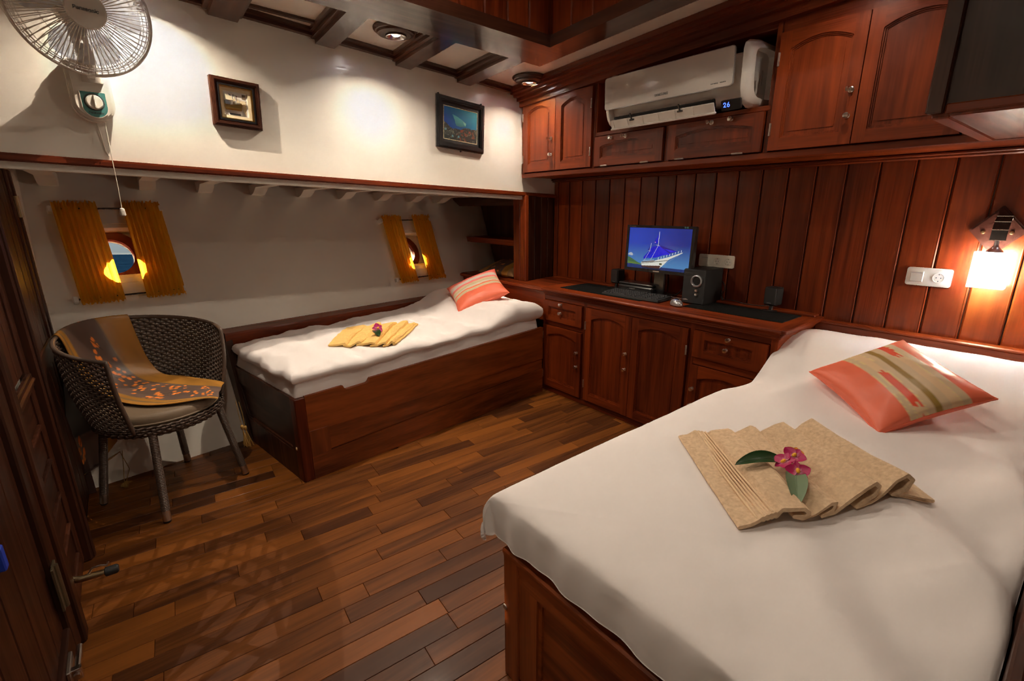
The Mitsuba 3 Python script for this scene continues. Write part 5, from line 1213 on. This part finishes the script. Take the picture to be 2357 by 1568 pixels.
def satellite(x, y, label, ang):
    k = thing('satellite_speaker', label, 'loudspeaker', None)
    M = frame4((x, y, ZD), (math.cos(ang), math.sin(ang), 0), (-math.sin(ang), math.cos(ang), 0))
    put(part(k, 'cabinet'), moved(bx(-.038, .038, -.002, .075, .038, .148, .006), M), 'black_ash')
    put(part(k, 'grille'), moved(bx(-.034, .034, -.008, .002, .044, .144, .003), M), 'charcoal')
    put(part(k, 'foot'), [moved(bx(-.038, .038, -.025, .060, .002, .009, .003), M), moved(tube([(0, .02, .006), (0, .028, .045)], .011, 12), M)], 'black_gloss')
    put(part(k, 'emblem'), moved(bx(-.013, .013, -.0092, -.0075, .052, .055, 0), M), 'silver_plastic')
satellite(-2.425, 3.01, 'small black satellite speaker left of the monitor', -.12)
satellite(-1.235, 3.02, 'small black satellite speaker on the mat by the right end of the desk', -.10)
k = thing('speaker_cable', 'thin black cable running along the desk ledge to the right satellite speaker', 'cable')
put(k, tube(smooth_interp([(-1.58, 3.09, .96), (-1.555, 3.085, .90), (-1.50, 3.075, .905), (-1.42, 3.07, .897), (-1.32, 3.07, .897), (-1.24, 3.06, .91)], 40), .0028, 6), 'cable_black', True)
k = thing('monitor_cable', 'black cable hanging from the monitor down to the desk', 'cable')
put(k, tube(smooth_interp([(-1.80, 2.955, 1.06), (-1.79, 2.98, 1.0), (-1.83, 3.0, .93), (-1.90, 3.03, .889)], 30), .0035, 6), 'cable_black', True)
for i, (l, pts) in enumerate((('upper grey computer cable between printer and subwoofer', [(-1.985, 2.985, .905), (-1.92, 2.97, .89), (-1.83, 2.96, .887), (-1.745, 2.96, .887)]), ('lower grey computer cable between printer and subwoofer', [(-1.985, 2.95, .90), (-1.90, 2.93, .887), (-1.82, 2.90, .886), (-1.745, 2.885, .886)]))):
    k = thing('computer_cable', l, 'cable'); put(k, tube(smooth_interp(pts, 24), .003, 6), 'cable_grey', True)
k = thing('subwoofer_cable', 'black cables looping down behind the subwoofer', 'cable')
put(k, tube(smooth_interp([(-1.584, 3.085, 1.02), (-1.560, 3.08, 1.0), (-1.556, 3.08, .96), (-1.572, 3.08, .93), (-1.555, 3.075, .895)], 30), .003, 6), 'cable_black', True)

# ------------------------------------------------------------------ sockets
def socket_plate(label, x0, x1, z0, z1, items):
    k = thing('socket_plate', label, 'wall socket'); y = BACK - .005
    M = frame4((0, y, 0), (1, 0, 0), (0, 0, 1))
    g = rect(x0, z0, x1, z1).buffer(-.012).buffer(.012)
    put(part(k, 'plate'), [moved(ext(g, .008), M), moved(ext(g.buffer(-.003), .0105), M)], 'cream_plastic', 20)
    zc_ = (z0 + z1) / 2
    for kind, x in items:
        if kind == 's':
            o = part(k, 'socket')
            put(o, [moved(lathe([(.019, .006), (.021, .013), (.024, .013), (.025, .010)], 36, (x, zc_, 0)), M), moved(lathe([(0, .0108), (.0195, .0108), (.0195, .0112), (0, .0112)], 32, (x, zc_, 0)), M)], 'cream_plastic', 30)
            put(part(o, 'contact'), [moved(lathe([(0, .011), (.0025, .011), (.0025, .0118), (0, .0118)], 10, (x + dx, zc_ + dz, 0)), M) for dx, dz in ((-.009, 0), (.009, 0), (0, -.0165), (0, .0165))], 'dark_print')
        else:
            o = part(k, 'switch'); put(o, moved(bx(x - .026, x + .026, zc_ - .026, zc_ + .026, .009, .0145, .003), M), 'cream_plastic')
            put(part(o, 'label_strip'), moved(bx(x - .022, x + .022, zc_ + .017, zc_ + .021, .0145, .0149, 0), M), 'brushed_metal')
socket_plate('cream wall plate with a switch and two sockets behind the subwoofer', -1.775, -1.525, 1.105, 1.188, (('w', -1.727), ('s', -1.640), ('s', -1.563)))
socket_plate('cream wall plate with a switch and one socket, left of the wall lamp', -.625, -.448, 1.110, 1.200, (('w', -.582), ('s', -.497)))

# ------------------------------------------------------------------ reading lamp on the bulkhead
wlp = thing('wall_lamp', 'lit wall lamp with square white glass shade and dark diamond plate, above the wide bed', 'wall lamp')
yb = BACK - .006; LX, LY = -.318, 3.035
DMx = frame4((-.332, yb, 1.388), (1, 0, 0), (0, 0, 1))
dia = Polygon([(-.092, 0), (0, -.105), (.092, 0), (0, .105)]).buffer(.004)
put(part(wlp, 'plate'), [moved(ext(dia, .012), DMx), moved(ext(dia.buffer(-.008), .016), DMx)], 'lamp_plate', 20)
for u in (-.047, .047): put(part(wlp, 'screw'), moved(lathe([(0, .016), (.0085, .016), (.0085, .020), (.005, .025), (0, .026)], 18, (u, -.008, 0)), DMx), 'brass', 40)
seg = [((yb - .012, 1.43), (yb - .030, 1.452)), ((yb - .033, 1.451), (yb - .060, 1.430)), ((yb - .062, 1.427), (yb - .080, 1.396)), ((yb - .081, 1.392), (yb - .086, 1.350))]
am = part(wlp, 'arm')
arm = []
for (ya_, za_), (yb_, zb_) in seg:
    arm.append(trimesh.convex.convex_hull(np.array([(LX + sx * .026, y + dy, z) for sx in (-1, 1) for (y, z) in ((ya_, za_), (yb_, zb_)) for dy in (0, .012)])))
put(am, arm, 'lamp_leather')
put(part(am, 'metal_edge'), [bx(LX - .0265, LX + .0265, y - .001, y + .012, z - .001, z + .0012, 0) for y, z in ((yb - .032, 1.452), (yb - .061, 1.4285), (yb - .0805, 1.394), (yb - .086, 1.349))], 'chrome')
put(part(wlp, 'stem'), lathe([(0, .052), (.009, .05), (.009, .028), (.016, .018), (.028, .004), (.030, 0), (0, 0)], 28, (LX, LY, 1.298)), 'brushed_metal', 40)
gw, gd = .062, .040
gl = rect(-gw, -gd, gw, gd).buffer(-.008).buffer(.008)
glm = ext(gl.difference(gl.buffer(-.005)), .158, 1.138); glm.apply_translation((LX, LY, 0))
glm.fix_normals()
gs = part(wlp, 'glass_shade')
scene[gs] = ply(glm, 'white_plastic', False, emitter={'type': 'area', 'radiance': rgb([WALL_LAMP * q for q in (1.0, .86, .66)])})
scene[part(wlp, 'bulb')] = ply(lathe([(0, -.032), (.012, -.028), (.018, -.014), (.018, .010), (.012, .024), (0, .028)], 16, (LX, LY, 1.205)), 'white_plastic', True, emitter={'type': 'area', 'radiance': rgb([650 * q for q in (1.0, .80, .55)])})
put(part(wlp, 'holder'), lathe([(0, .012), (.030, .010), (.032, 0), (0, 0)], 24, (LX, LY, 1.282)), 'brushed_metal', 40)

# ------------------------------------------------------------------ pillow on the corner ledge
k = thing('bolster_pillow', 'brown and gold brocade pillow lying on the ledge of the corner shelves', 'pillow')
def col_p(u, v, sg):
    c = bands(u, [(-1, (.16, .09, .03)), (-.55, (.05, .038, .034)), (.30, (.26, .15, .035)), (.62, (.12, .07, .03))])
    d = (meshkit.noise(np.stack([u * 12, v * 9, 0 * u], -1), 6) > .86) & (u > -.55) & (u < .3); c[d] = (.55, .24, .07); return c
pip = cushion(k, (-3.60, 2.86, .945), (1, .05, 0), (0, .9, .25), .52, .34, .058, col_p, 'colored_satin', 40)
put(part(k, 'tassel'), [tube([(-3.37, 2.80, .95), (-3.36 + .02 * math.cos(i), 2.775, .93), (-3.36 + .03 * math.cos(i * 1.7), 2.765, .885 + .012 * math.sin(i * 2.3))], .002, 4) for i in range(24)], 'gold_thread', True)
